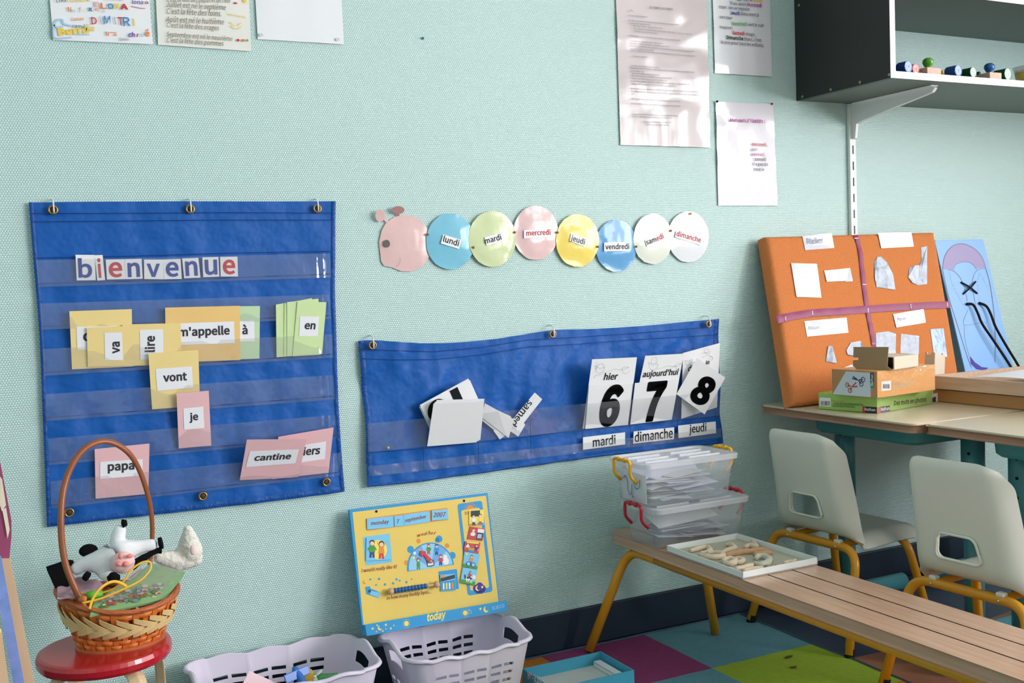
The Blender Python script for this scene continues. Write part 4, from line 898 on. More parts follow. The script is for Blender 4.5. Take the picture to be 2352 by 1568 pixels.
# ---------------------------------------------------------------- laundry baskets
lilac = M('lilac_plastic', (216, 210, 226), .42, .4, var=.02)
def plastic_basket(label, x0, x1, y0, y1, h, rows, gx, zb0=0.0005):
    """slotted plastic basket: rounded walls that narrow to the floor, finger holes in the short ends"""
    cx, cy = (x0+x1)/2, (y0+y1)/2; a, b = (x1-x0)/2, (y1-y0)/2; rc = .045
    root = thing('plastic_basket', (cx, cy, zb0), label, 'basket')
    per = []                                  # rounded rectangle, (pos, normal, side, s along side)
    N1, N2, NC = 66, 40, 7
    segs = [((-a+rc, -b), (a-rc, -b), (0, -1), 'f', N1), ((a, -b+rc), (a, b-rc), (1, 0), 'r', N2), ((a-rc, b), (-a+rc, b), (0, 1), 'k', N1), ((-a, b-rc), (-a, -b+rc), (-1, 0), 'l', N2)]
    ctr = [(a-rc, -b+rc, -PI/2), (a-rc, b-rc, 0), (-a+rc, b-rc, PI/2), (-a+rc, -b+rc, PI)]
    for i, (p, q, n, sd, K_) in enumerate(segs):
        L = math.hypot(q[0]-p[0], q[1]-p[1])
        for k in range(K_): t = k/K_; per.append((p[0]+(q[0]-p[0])*t, p[1]+(q[1]-p[1])*t, n[0], n[1], sd, (t-.5)*L, L))
        for k in range(NC):
            an = ctr[i][2]+PI/2*k/NC; per.append((ctr[i][0]+rc*math.cos(an), ctr[i][1]+rc*math.sin(an), math.cos(an), math.sin(an), 'c', 0, 1))
    NP = len(per)
    zs = [0.0]; pitch = .0195
    for r in range(rows): z = h-.045-pitch*(rows-1-r)-.009; zs += [z, z+.0085]
    zs += [h-.030, h-.022, h-.012, h]
    zs = sorted(set(round(z, 5) for z in zs if z >= 0))
    def rise(p):                              # the rim swings up over the ends and dips between the ribs of the sides
        x, y, nx, ny, sd, s, L = p
        if sd in 'rl': return .016*(0.5+.5*math.cos(2*PI*max(-.5, min(.5, s/(L*1.0)))))
        if sd in 'fk': return -.004*(1-(2*s/L)**2)+.003*math.cos(6*PI*s/L)
        return 0
    def pos(i, z):
        x, y, nx, ny, sd, s, L = per[i % NP]; k = .80+.20*(z/h); rib = 0
        if sd in 'fk': rib = .0035*abs(math.sin(3*PI*(s/L+.5)))**.6
        t = max(0, (z-.5*h)/(.5*h))
        return V((cx+x*k+nx*rib, cy+y*k+ny*rib, zb0+z+rise(per[i % NP])*t))
    mb = MB(lilac); vs = [pos(i, z) for z in zs for i in range(NP)]; fs = []
    for j in range(len(zs)-1):
        zm = (zs[j]+zs[j+1])/2; slotrow = any(abs(zm-(h-.045-pitch*(rows-1-r)-.009+.00425)) < .002 for r in range(rows))
        for i in range(NP):
            x, y, nx, ny, sd, s, L = per[i]; s += L/(2*(N1 if sd in 'fk' else N2))
            if slotrow and sd in 'fk':
                g = (s/L+.5)*3; fr = g-int(g)
                if .08 < fr < .44 or .56 < fr < .92: continue
            if slotrow and sd in 'rl' and zm < h-.07 and abs((s/L*4) % 1-.5) < .32: continue
            if sd in 'rl' and h-.046 < zm < h-.018 and abs(s) < L*.27: continue
            fs.append((j*NP+i, j*NP+(i+1) % NP, (j+1)*NP+(i+1) % NP, (j+1)*NP+i))
    fs.append(tuple(range(NP-1, -1, -1)))
    mb.add(vs, fs); w = mk('wall', mb, root, smooth=True, solid=.0022)
    mb = MB(lilac); ring = []
    for i in range(NP):
        x, y, nx, ny, *_ = per[i]; p = pos(i, h); ring.append((p, V((nx, ny, 0))))
    vs = []; prof = [(-.001, -.001), (.001, .0022), (.007, .0015), (.0095, -.004), (.0075, -.0065), (.006, -.001), (.001, -.001)]
    for p, n in ring: vs += [p+n*u+V((0, 0, v)) for u, v in prof]
    m = len(prof); mb.add(vs, [(i*m+k, ((i+1) % NP)*m+k, ((i+1) % NP)*m+(k+1) % m, i*m+(k+1) % m) for i in range(NP) for k in range(m)])
    mk('rim', mb, root, smooth=True)
    return root
plastic_basket('lilac slotted plastic basket standing under the yellow board', .835, 1.15, -.315, -.075, .158, 6, 3, .008)
plastic_basket('lilac slotted plastic basket holding toys, beside the red stool', .385, .775, -.295, -.035, .168, 6, 3)
# toys in the left-hand basket
zT = zc(400, 1400, 2.8)
def ab(x, y, Y_): return aw(*zT(x, y), -Y_)
toyb = M('toy_blue', (44, 112, 196), .35, .5); toyg = M('toy_green', (70, 160, 90), .35, .5); pinksh = M('pink_sheet', (232, 204, 208), .6, .3); toyy = M('toy_yellow', (220, 180, 60), .4, .4)
p = [ab(485, 395, -.16), ab(700, 490, -.17), ab(660, 640, -.20), ab(400, 560, -.19)]
mb = MB(pinksh); mb.prism(p, (0, .004, -.002)); mk('pink_folder', mb, label='pale pink card folder sticking out of the toy basket', cat='folder', bevel=.0008)
tp = thing('toy_plane', ab(800, 470, -.17), 'small blue toy plane with crossed wings in the lilac basket', 'toy')
mb = MB(toyb); mb.tube([ab(772, 366, -.16), ab(778, 385, -.163), ab(830, 470, -.185), ab(850, 540, -.2)], [.005, .0085, .0095, .006], 12); mk('fuselage', mb, tp, smooth=True)
a, b = ab(712, 450, -.185), ab(868, 382, -.165); d = (b-a).normalized(); n = V((.2, -.9, .35)).normalized(); q = d.cross(n).normalized()
mb = MB(toyb); mb.obox(a-q*.010-n*.002, b-a, q*.020, n*.004); mk('wing', mb, tp, bevel=.0015)
tp = thing('toy_helicopter', ab(930, 450, -.15), 'small green toy helicopter with pale rotor blades in the lilac basket', 'toy')
mb = MB(toyg); mb.tube(crv([ab(845, 420, -.13), ab(880, 445, -.135), ab(940, 440, -.14), ab(1050, 415, -.14)], 4), [.004, .006, .008, .010, .012, .012, .012, .012, .011, .009, .007, .005, .004], 12); mk('body', mb, tp, smooth=True)
c = ab(905, 430, -.155); hub = MB(white_plastic); hub.ball(c, .004)
hb = mk('hub', hub, tp, smooth=True); bl = M('rotor_pale_green', (206, 226, 206), .35, .5)
for e in ((950, 385, -.15), (850, 418, -.15), (912, 475, -.165)):
    mb = MB(bl); e = ab(*e); d = e-c; mb.tube([c, c+d*.35, c+d*.8, e], [.002, .0055, .006, .002], 8, flat=(.35, 1)); mk('blade', mb, tp, smooth=True)
mb = MB(toyy); mb.obox(ab(835, 470, -.16), (.022, 0, 0), (0, .02, .003), (.002, -.002, .02)); mk('toy_brick', mb, label='small yellow toy brick half buried in the lilac basket', cat='toy', bevel=.0012)

# ---------------------------------------------------------------- box lid on the floor
tealc = M('teal_card', (70, 160, 186), .5, .35, var=.05); teali = M('teal_card_inside', (96, 168, 190), .6, .3, var=.05); cardw = M('lid_lining', (196, 204, 196), .7, .25, var=.05)
z5 = zc(1180, 1400, 4.523)
hl = .045
A_, B_, C2 = az(*z5(90, 610), hl), az(*z5(905, 430), hl), az(*z5(1250, 625), hl); ex, ey = B_-A_, C2-B_
lid = thing('box_lid', (A_+C2)/2*1-V((0, 0, hl-.010)), 'upturned teal cardboard box lid lying on the rug by the bench', 'box lid')
o = A_-V((0, 0, hl-.011)); t = .003; hx = ex.normalized(); hy = ey.normalized(); Z = V((0, 0, 1))
mb = MB(cardw); mb.obox(o, ex, ey, Z*.003); mk('bottom', mb, lid)
for nm, oo, aa, bb in (('side', o, ex, hy*t), ('side', o+ey-hy*t, ex, hy*t), ('side', o+hy*t, hx*t, ey-hy*2*t), ('side', o+ex-hx*t+hy*t, hx*t, ey-hy*2*t)):
    mb = MB(tealc); mb.obox(oo, aa, bb, Z*(hl-.011)); mk(nm, mb, lid)
npl = PL(o-hx*.0006, o+ey-hx*.0006, o-hx*.0006+Z)
mb = MB(); T(mb, 'N°-210', white_paper, npl, npl.px(*z5(150, 715)), npl.px(*z5(290, 775)), .0005, bold=.02); mk('lettering', mb, lid)
st = MB(white_paper); st.obox(o+ex-hx*.03+hy*.012+Z*.014, hx*.020, ey-hy*.03, Z*.003); st.obox(o+ex-hx*.03+hy*.012+Z*.004, hx*.003, ey-hy*.03, Z*.012); mk('paper_strip', st, label='folded white card strip inside the upturned teal box lid', cat='paper')

# ---------------------------------------------------------------- red stool and wicker basket
SX, SY, SZ = .196, -.293, .32
redp = M('red_lacquer', (178, 24, 36), .22, .5, var=.04, coat=.3); birch = M('birch', (220, 192, 150), .45, .35, var=.08, vs=20)
stool = thing('stool', (SX, SY, 0), 'small round stool with glossy red seat and bent birch legs', 'stool')
mb = MB(redp); R = .127; mb.lathe((SX, SY, SZ), [(0, -.026), (R-.004, -.026), (R, -.020), (R+.001, -.010), (R-.002, -.002), (R-.008, 0), (0, 0)], 56); mk('seat', mb, stool, smooth=False, bevel=0)
for k in range(4):
    a = PI/4*.55+k*PI/2; d = V((math.cos(a), math.sin(a), 0)); c = V((SX, SY, 0)); P_ = fillet([c+d*.03+Z*(SZ-.034), c+d*.118+Z*(SZ-.034), c+d*.126+Z*.003], .06, 8)
    mb = MB(birch); mb.tube(P_, .019, 4, flat=(.55, 1.0), upv=(0, 0, 1)); mk('leg', mb, stool, bevel=.003)
# wicker
wic = M('orange_wicker', (214, 116, 48), .4, .45, var=.22, vs=45); wic2 = M('brown_wicker', (178, 98, 56), .45, .4, var=.25, vs=60); straw = M('pale_straw', (226, 196, 136), .5, .35, var=.12, vs=60); hand = M('handle_cane', (150, 84, 48), .35, .45, var=.15, vs=30)
BX, BY = .228, -.283
wb = thing('wicker_basket', (BX, BY, SZ), 'orange and straw wicker basket with tall hoop handle on the red stool', 'basket')
def bas(a, t, dr=0.0):                        # wall of the basket at angle a and height fraction t
    s = t**.85; rx_ = .080+.036*s+dr; ry_ = .066+.036*s+dr
    tilt = .012*math.cos(a-PI)*s-.010*s*max(0, -math.sin(a))+.016*s*abs(math.cos(a))**2*1.0
    return V((BX+rx_*math.cos(a), BY+ry_*math.sin(a), SZ+.002+.098*t+tilt))
NS = 34
def band(mb, t0, t1, ph, amp=.0022, n=NS*4):
    vs = []; 
    for k in range(n):
        a = 2*PI*k/n; w = amp*math.sin(NS/2*a*1.0+ph*PI); vs += [bas(a, t0, w), bas(a, t1, w), bas(a, t1, w-.0016), bas(a, t0, w-.0016)]
    fs = []
    for k in range(n):
        j = (k+1) % n
        for i in range(4): fs.append((k*4+i, j*4+i, j*4+(i+1) % 4, k*4+(i+1) % 4))
    mb.add(vs, fs)
mb = MB()
for r, (t0, t1) in enumerate(((.02, .13), (.14, .25), (.26, .36), (.74, .86))): mb.use(wic if r != 2 else wic2); band(mb, t0, t1, r % 2)
weave = mk('weave', mb, wb, smooth=True)
mb = MB(wic)
for k in range(NS):
    a = 2*PI*(k+.5)/NS; sgn = 1 if k % 2 else -1; P_ = [(bas(a-.055, t, .0004*sgn), bas(a+.055, t, .0004*sgn)) for t in [i/12 for i in range(13)]]
    mb.add([p for q in P_ for p in q], [(2*i, 2*i+1, 2*i+3, 2*i+2) for i in range(12)])
mk('stakes', mb, wb, solid=.001)
mb = MB(straw); NB = 22
for row, (ta, tb, sg) in enumerate(((.72, .46, 1), (.36, .56, 1))):
    for k in range(NB):
        a0 = 2*PI*k/NB; n = 8; vs = []
        for i in range(n+1):
            u = i/n; a = a0+sg*u*.52; t = ta+(tb-ta)*u; lift = .0035+.0045*math.sin(PI*u); w = .066*(.55+.45*math.sin(PI*min(1, .15+u*.85)))
            vs += [bas(a, t-w, lift), bas(a, t+w, lift)]
        mb.add(vs, [(2*i, 2*i+1, 2*i+3, 2*i+2) for i in range(n)])
mk('braid', mb, wb, smooth=True, solid=.0012)
mb = MB(wic2)
for j in range(6):
    mb.tube([bas(a, .93+.035*math.sin(j*1.1+3*a), .003*math.cos(j*1.7+5*a)) for a in [2*PI*k/60 for k in range(60)]], .0034, 6, closed=True)
mk('rim', mb, wb, smooth=True)
mb = MB(wic2); mb.tube([bas(2*PI*k/48, 0, .003) for k in range(48)], .004, 6, closed=True); mb.add([bas(2*PI*k/48, .02, -.001) for k in range(48)], [tuple(range(48))]); mk('base', mb, wb, smooth=False)
f0, f1 = bas(math.radians(233), .75, -.004), bas(math.radians(52), .75, -.004); 
hp_ = crv([f0, aw(152, 1300, .345), aw(140, 1190, .335), aw(152, 1100, .315), aw(190, 1034, .300), aw(245, 1013, .283), aw(300, 1045, .262), aw(335, 1120, .240), aw(350, 1215, .222), f1], 7)
mb = MB(hand); mb.tube(hp_, .0062, 10, flat=(1, .75)); mk('handle', mb, wb, smooth=True)

zb = zc(100, 1150, 4.1275)
def bp(x, y, off): return aw(*zb(x, y), off)
# book in a plastic sleeve
greenp = M('book_green', (136, 176, 120), .5, .35, var=.06); greyp = M('sleeve_grey', (190, 194, 192), .4, .4)
bk = [bp(470, 985, .355), bp(1150, 835, .315), bp(1345, 672, .235), bp(1025, 585, .235), bp(760, 780, .30)]
mb = MB(greenp); nrm = (bk[1]-bk[0]).cross(bk[3]-bk[0]).normalized(); nrm = nrm if nrm.dot(CAM-bk[0]) > 0 else -nrm
bpl = PL(bk[0], bk[1], bk[3]); mb.prism([bpl.pt(*bpl.px(*zb(*p))) for p in ((440, 1085), (1165, 925), (1345, 672), (1025, 588), (760, 780), (480, 950))], -bpl.n*.005)
book = mk('picture_book', mb, label='green picture book in a clear sleeve lying in the wicker basket', cat='book')
mb = MB()
rnd = random.Random(3); cols = [M('art_rose', (170, 84, 90), .6, .2), M('art_leaf', (84, 120, 66), .6, .2), M('art_steel', (120, 140, 156), .6, .2), M('art_sand', (206, 190, 160), .6, .2), M('art_olive', (122, 128, 70), .6, .2)]
for k in range(110):
    u = rnd.random(); x = 520+u*590+rnd.uniform(-20, 20); y = 985-u*135+rnd.uniform(-75, 50); mb.use(rnd.choice(cols)); a, b = bpl.px(*zb(x, y)); r = rnd.uniform(.002, .007)
    mb.disc(bpl, (a, b), r, r*.7, .0005+.00002*k, 9)
mb.use(greyp); mb.line(bpl, [bpl.px(*zb(*p)) for p in ((805, 745), (860, 700), (935, 640))], .006, .0006); mb.use(red_ink); mb.line(bpl, [bpl.px(*zb(*p)) for p in ((820, 735), (870, 690), (930, 648))], .002, .0008)
mk('cover_picture', mb, book)
mb = MB(Mclear('sleeve_clear', (225, 228, 230), .12, .08, .12, lowb=.3)); mb.grid(lambda u, v: bpl.pt(*[(bpl.px(*zb(1395, 610))[k]*u*v+bpl.px(*zb(1175, 845))[k]*u*(1-v)+bpl.px(*zb(980, 560))[k]*(1-u)*v+bpl.px(*zb(480, 995))[k]*(1-u)*(1-v)) for k in (0, 1)], .0035+.002*math.sin(9*u)*v), 16, 8); mk('sleeve', mb, book, smooth=True)
# yellow ribbon
ryel = M('yellow_ribbon', (236, 184, 48), .45, .4)
mb = MB(ryel); mb.tube(crv([bp(438, 1025, .395), bp(470, 925, .392), bp(540, 830, .388), bp(630, 772, .380), bp(710, 770, .372), bp(790, 812, .366)], 6), .0030, 8, flat=(1, .3), upv=(0, 0, 1))
mb.tube(crv([bp(365, 970, .372), bp(560, 920, .370), bp(790, 822, .366), bp(930, 745, .358), bp(1012, 650, .350), bp(1010, 580, .345), bp(930, 585, .346), bp(830, 655, .350), bp(760, 760, .356), bp(660, 835, .352), bp(520, 875, .345), bp(300, 880, .335), bp(215, 945, .335)], 6), .0022, 8, flat=(.5, 1), upv=(0, 1, 0))
mk('ribbon', mb, smooth=True, label='yellow ribbon looped over the picture book in the wicker basket', cat='ribbon')
# pink cloth lining and small toys
pinkc = M('pink_cloth', (176, 146, 156), .9, .15, var=.08)
mb = MB(pinkc); mb.grid(lambda u, v: bp(130+430*u, 800+120*(1-v)-60*math.sin(PI*u)*v-25*v*(1-u), .25+.10*(1-v))+V((0, -.006*noise.noise(V((u*5, v*4, 1))), .010*noise.noise(V((u*4, v*3, 2))))), 18, 10)
mk('pink_cloth', mb, smooth=True, label='dusty pink cloth bunched in the left side of the wicker basket', cat='cloth', solid=.003)
mb = MB(M('frog_green', (96, 186, 60), .45, .4)); mb.tube([bp(415, 905, .35), bp(470, 890, .352), bp(560, 880, .352)], [.008, .009, .006], 10); mk('green_toy', mb, smooth=True, label='bright green toy piece beside the yellow ribbon in the basket', cat='toy')
mb = MB(M('toy_carrot', (206, 116, 58), .5, .4)); mb.tube([bp(335, 940, .362), bp(375, 930, .364), bp(408, 930, .364)], [.004, .0075, .005], 10); mk('orange_toy', mb, smooth=True, label='small orange toy piece next to the green one in the basket', cat='toy')
# plush cow
plush = M('white_plush', (236, 238, 240), .95, .12, var=.03, bump=.5, bs=700); pblack = M('black_plush', (18, 18, 20), .95, .1, bump=.4, bs=700); udd = M('pink_plush', (240, 200, 200), .9, .15); teat = M('salmon_plush', (238, 150, 138), .9, .15)
cow = thing('plush_cow', bp(560, 650, .29), 'white plush cow with black hooves and pink udder lying in the wicker basket', 'plush toy')
nd = [(bp(620, 560, .285), (.033, .026)), (bp(760, 470, .28), (.026, .022)), (bp(470, 590, .275), (.026, .022)), (bp(690, 400, .275), .017), (bp(735, 225, .270), .0125), (bp(900, 435, .28), .015), (bp(1085, 410, .285), .0125), (bp(600, 690, .30), .016), (bp(650, 735, .325), .014), (bp(340, 610, .27), .014), (bp(265, 680, .268), .016)]
skin('body', nd, [(0, 1), (0, 2), (1, 3), (3, 4), (1, 5), (5, 6), (0, 7), (7, 8), (2, 9), (9, 10)], plush, cow)
for nm, pts, r in (('hoof', [bp(745, 215, .278), bp(790, 208, .276)], [.010, .006]), ('hoof', [bp(1090, 405, .286), bp(1130, 395, .288)], [.012, .013]), ('hoof', [bp(615, 750, .338), bp(660, 728, .340), bp(705, 735, .336)], [.008, .012, .009]), ('ear', [bp(230, 590, .27), bp(285, 580, .268)], [.008, .004]), ('hoof', [bp(385, 700, .30), bp(430, 725, .305)], [.009, .010])):
    mb = MB(pblack); P_ = crv([V(p) for p in pts], 4); n = len(P_)-1
    mb.tube(P_, [r[0]+(r[-1]-r[0])*i/n if len(r) == 2 else (r[0], r[1], r[2])[min(2, round(2*i/n))] for i in range(n+1)], 12); mk(nm, mb, cow, smooth=True, subs=1)
mb = MB(pblack); mb.ball(bp(425, 470, .262), .018, .012, .013); mk('spot', mb, cow, smooth=True)
mb = MB(pblack); mb.tube(crv([bp(1120, 468, .29), bp(1060, 478, .29), bp(950, 540, .295), bp(830, 620, .30)], 5), [.006, .007, .007, .006, .006, .006, .006, .006, .006, .007, .008, .008, .008, .009, .010, .010], 10); mk('black_leg', mb, cow, smooth=True)
mb = MB(udd); mb.ball(bp(752, 585, .318), .023, .016, .022); mk('udder', mb, cow, smooth=True)
for x, y, rx_, rz_ in ((728, 522, .0045, .0065), (818, 522, .0065, .0042), (715, 597, .0065, .0050), (782, 598, .0060, .0055)):
    mb = MB(teat); mb.ball(bp(x, y, .336), rx_, .005, rz_); mk('teat', mb, cow, smooth=True)
mb = MB(pblack); q = [bp(60, 650, .275), bp(192, 605, .275), bp(212, 780, .275), bp(122, 788, .275)]; mb.prism([p+V((0, -.012, 0)) for p in q], (0, .024, 0)); mk('muzzle', mb, cow, bevel=.005)
# plush sheep
woolm = M('cream_plush', (234, 232, 220), .98, .1, var=.04, bump=.9, bs=420)
shp = thing('plush_sheep', bp(1300, 600, .215), 'cream plush sheep peeping over the back rim of the wicker basket', 'plush toy')
blob('body', [(bp(1385, 470, .195), .027), (bp(1380, 400, .20), .022), (bp(1376, 345, .206), .017), (bp(1372, 300, .210), .0125), (bp(1370, 270, .213), .0095), (bp(1335, 540, .19), .026), (bp(1420, 540, .19), .020), (bp(1270, 560, .195), .023), (bp(1210, 555, .20), .020), (bp(1150, 545, .203), .0165), (bp(1100, 538, .205), .013)], woolm, shp, rough=.0035)
mb = MB(M('sheep_ear', (236, 208, 204), .9, .15)); mb.ball(bp(1415, 465, .232), .006, .004, .011); mk('ear', mb, shp, smooth=True)
mb = MB(black_m); mb.ball(bp(1437, 350, .205), .0022); mb.ball(bp(1405, 262, .208), .0018); mk('eye', mb, shp, smooth=True)

# ---------------------------------------------------------------- book rack at the left edge
zR = zc(0, 1020, 2.864)
def rp(x, y, off=1.0): return aw(*zR(x, y), off)
rack = thing('book_rack', (rp(60, 1500).x-.05, -1.0, .2), 'pale wooden book rack leaning side at the left edge of the photo', 'book rack')
rk = M('pale_beech', (212, 178, 142), .5, .35, var=.08)
mb = MB(rk); q = [rp(12, 760, 1.0), rp(58, 760, 1.0), rp(216, 1570, 1.0), rp(240, 1700, 1.0), rp(170, 1700, 1.0)]; mb.prism(q, (0, .02, 0)); mk('side_board', mb, rack, bevel=.002)
mb = MB(rk); q = [rp(-120, 1260, 1.05), rp(0, 1250, 1.05), rp(62, 1700, 1.05), rp(-120, 1700, 1.05)]; mb.prism(q, (0, .02, 0)); mk('front_board', mb, rack, bevel=.002)
mb = MB(M('book_blue_white', (122, 146, 206), .45, .4, var=.35, vs=60)); q = [rp(-30, 740, 1.02), rp(8, 740, 1.02), rp(165, 1600, 1.02), rp(92, 1600, 1.02), rp(-5, 1060, 1.02)]; mb.prism(q, (0, .008, 0)); mk('picture_book', mb, label='thin blue and white book standing in the rack at the left edge', cat='book')
mb = MB(M('book_plum', (150, 70, 104), .5, .35, var=.1)); q = [rp(-60, 60, .99), rp(0, 110, .99), rp(75, 500, .99), rp(76, 600, .99), rp(60, 770, .99), rp(-60, 720, .99)]; mb.prism(q, (0, .016, 0)); bk2 = mk('picture_book', mb, label='plum book with cream label panels at the left edge of the photo', cat='book')
mb = MB(M('book_cream', (226, 214, 190), .6, .3)); qq = PL(rp(0, 300, 1.0-.0085), rp(30, 300, 1.0-.0085), rp(0, 200, 1.0-.0085)); qq = PL(rp(0, 300, .9915), rp(40, 300, .9915), rp(0, 200, .9915))
for q in ([(0, 210), (14, 230), (40, 400), (12, 440), (0, 400)], [(15, 430), (40, 415), (64, 560), (50, 620), (36, 540)]): mb.art(qq, [qq.px(*zR(*p)) for p in q], .0008)
mk('cover_label', mb, bk2)

# ---------------------------------------------------------------- bench
def wood_mat(name, c1, c2, axis=1, sc=1.0, rough=.3):
    m = bpy.data.materials.new(name); m.use_nodes = True; nt = m.node_tree; N = nt.nodes; L = nt.links; p = N['Principled BSDF']
    tc = N.new('ShaderNodeTexCoord'); mp = N.new('ShaderNodeMapping'); s = [38*sc, 38*sc, 38*sc]; s[axis] = 2.2*sc; mp.inputs['Scale'].default_value = s
    nz = N.new('ShaderNodeTexNoise'); nz.inputs['Scale'].default_value = 2.4; nz.inputs['Detail'].default_value = 5; nz.inputs['Distortion'].default_value = .6
    L.new(tc.outputs['Object'], mp.inputs[0]); L.new(mp.outputs[0], nz.inputs['Vector'])
    r = N.new('ShaderNodeValToRGB'); r.color_ramp.elements[0].position = .32; r.color_ramp.elements[1].position = .68
    r.color_ramp.elements[0].color = lin(c1)+(1,); r.color_ramp.elements[1].color = lin(c2)+(1,)
    L.new(nz.outputs[0], r.inputs[0]); L.new(r.outputs[0], p.inputs['Base Color']); p.inputs['Roughness'].default_value = rough; p.inputs['Specular IOR Level'].default_value = .45
    return m
beech = wood_mat('varnished_beech', (184, 148, 122), (202, 166, 140), 1, 1.0, .22); beech_e = wood_mat('beech_edge', (140, 104, 78), (164, 126, 98))
amber = M('amber_tube', (218, 152, 34), .3, .5, var=.03); rub = M('black_rubber', (22, 20, 20), .7, .2)
ZB, BX0, BX1, BY0, BY1 = .32, 1.525, 1.737, -.050, -1.62
bench = thing('bench', ((BX0+BX1)/2, -.8, 0), 'low slatted beech bench on ochre tube legs, end towards the wall', 'bench')
wd = (BX1-BX0-.008)/3
for i in range(3):
    x0 = BX0+i*(wd+.004); x1 = x0+wd
    if i == 0: q = fillet([(x1, BY0, 0), (x0, BY0, 0), (x0, BY1, 0)], .035, 6)+[V((x1, BY1, 0))]
    elif i == 2: q = [V((x0, BY1, 0))]+fillet([(x0, BY0, 0), (x1, BY0, 0), (x1, BY1, 0)], .035, 6)
    else: q = [V((x1, BY0, 0)), V((x0, BY0, 0)), V((x0, BY1, 0)), V((x1, BY1, 0))]
    mb = MB(beech); mb.prism([V((p.x, p.y, ZB)) for p in q], (0, 0, -.027)); mk('slat', mb, bench, bevel=.004)
for s, xt, fx in ((-1, 1.545, 1.436), (1, 1.717, 1.831)):
    zt = ZB-.040
    L1 = [(xt, -.25, zt), (xt, -.115, zt), (fx, -.075, .010)] if s < 0 else [(xt, -.33, zt), (xt+.008, -.20, zt), (1.810, -.139, .010)]
    for nm, P_ in (('leg', L1), ('rail', [(xt, -.25, zt), (xt, -1.40, zt)]), ('leg', [(xt, -1.40, zt), (xt, -1.53, zt), (fx, -1.575, .010)])):
        mb = MB(amber); mb.tube(fillet(P_, .07, 8) if nm == 'leg' else P_, .0128, 12); mk(nm, mb, bench, smooth=True)
for y in (-.16, -1.49):
    mb = MB(amber); mb.tube([(1.545, y, ZB-.040), (1.717, y, ZB-.040)], .0125, 10); mk('crossbar', mb, bench, smooth=True)

# ---------------------------------------------------------------- clear storage boxes
milk = Mclear('milky_plastic', (236, 241, 248), .20, .16, .10, lowb=.1); milk2 = Mclear('milky_lid', (236, 241, 246), .45, .25, .12)
yhand = M('yellow_plastic', (242, 178, 24), .35, .5, var=.02); rhand = M('red_plastic', (186, 28, 44), .35, .5, var=.02)
paper_b = M('bluish_paper', (220, 228, 244), .7, .25, var=.05); paper_c = M('greyish_paper', (206, 212, 220), .7, .25, var=.08)  # bluish paper, and a greyer one for the lower heap
def rr(x0, x1, y0, y1, r, n=6):
    out = []
    for cx, cy, a in ((x1-r, y1-r, 0), (x0+r, y1-r, PI/2), (x0+r, y0+r, PI), (x1-r, y0+r, 1.5*PI)):
        out += [(cx+r*math.cos(a+PI/2*k/n), cy+r*math.sin(a+PI/2*k/n)) for k in range(n+1)]
    return out
def storage_box(x0, x1, y0, y1, z0, h, hm, label, rot=0.0):
    cx, cy = (x0+x1)/2, (y0+y1)/2; a, b = (x1-x0)/2, (y1-y0)/2
    root = thing('storage_box', (cx, cy, z0), label, 'storage box')
    mb = MB(milk); lv = []
    for z, ins in ((0, .026), (.003, .020), (h*.5, .015), (h-.012, .009), (h-.006, .009)): lv.append([(x+cx, y+cy, z0+z+.001) for x, y in rr(-a+ins, a-ins, -b+ins, b-ins, .022)])
    n = len(lv[0]); vs = [p for l in lv for p in l]
    mb.add(vs, [tuple(range(n-1, -1, -1))]+[(j*n+i, j*n+(i+1) % n, (j+1)*n+(i+1) % n, (j+1)*n+i) for j in range(len(lv)-1) for i in range(n)])
    mk('body', mb, root, smooth=True)
    mb = MB(milk2); L2 = []
    for z, ins in ((h-.014, .001), (h-.002, .0), (h, .004), (h, .012), (h-.005, .016), (h-.005, .03)): L2.append([(x+cx, y+cy, z0+z) for x, y in rr(-a+ins, a-ins, -b+ins, b-ins, .024-.0*ins)])
    vs = [p for l in L2 for p in l]; mb.add(vs, [(j*n+i, j*n+(i+1) % n, (j+1)*n+(i+1) % n, (j+1)*n+i) for j in range(len(L2)-1) for i in range(n)]+[tuple(range((len(L2)-1)*n, len(L2)*n))])
    for k in (-1, 0, 1):
        for sx in (-1, 1):
            xx0, xx1 = sorted((sx*.018, sx*(a-.036))); mb.box(cx+xx0, cx+xx1, cy+k*b*.45-.004, cy+k*b*.45+.004, z0+h-.005, z0+h-.0015)
    mk('lid', mb, root, smooth=False)
    for s in (-1, 1):
        X = cx+s*(a+.008); Xi = cx+s*(a-.012); w = .038
        P_ = fillet([(Xi, cy-w, z0+h-.056), (X, cy-w, z0+h-.036), (X, cy-w, z0+h+.003), (X, cy+w, z0+h+.003), (X, cy+w, z0+h-.036), (Xi, cy+w, z0+h-.056)], .010, 5)
        mb = MB(hm); mb.tube(P_, .0042, 8)
        for yy in (-.014, .014): mb.tube([(X, cy+yy-.004, z0+h+.003), (X, cy+yy+.004, z0+h+.003)], .0062, 8)
        mk('handle', mb, root, smooth=True)
    return root
S1 = storage_box(1.497, 1.805, -.322, -.142, ZB+.001, .107, rhand, 'clear plastic storage box with red clip handles, on the wall end of the bench')
S2 = storage_box(1.474, 1.780, -.312, -.132, ZB+.109, .115, yhand, 'clear plastic storage box with yellow clip handles, stacked on top of the red-handled one')
rnd = random.Random(11)
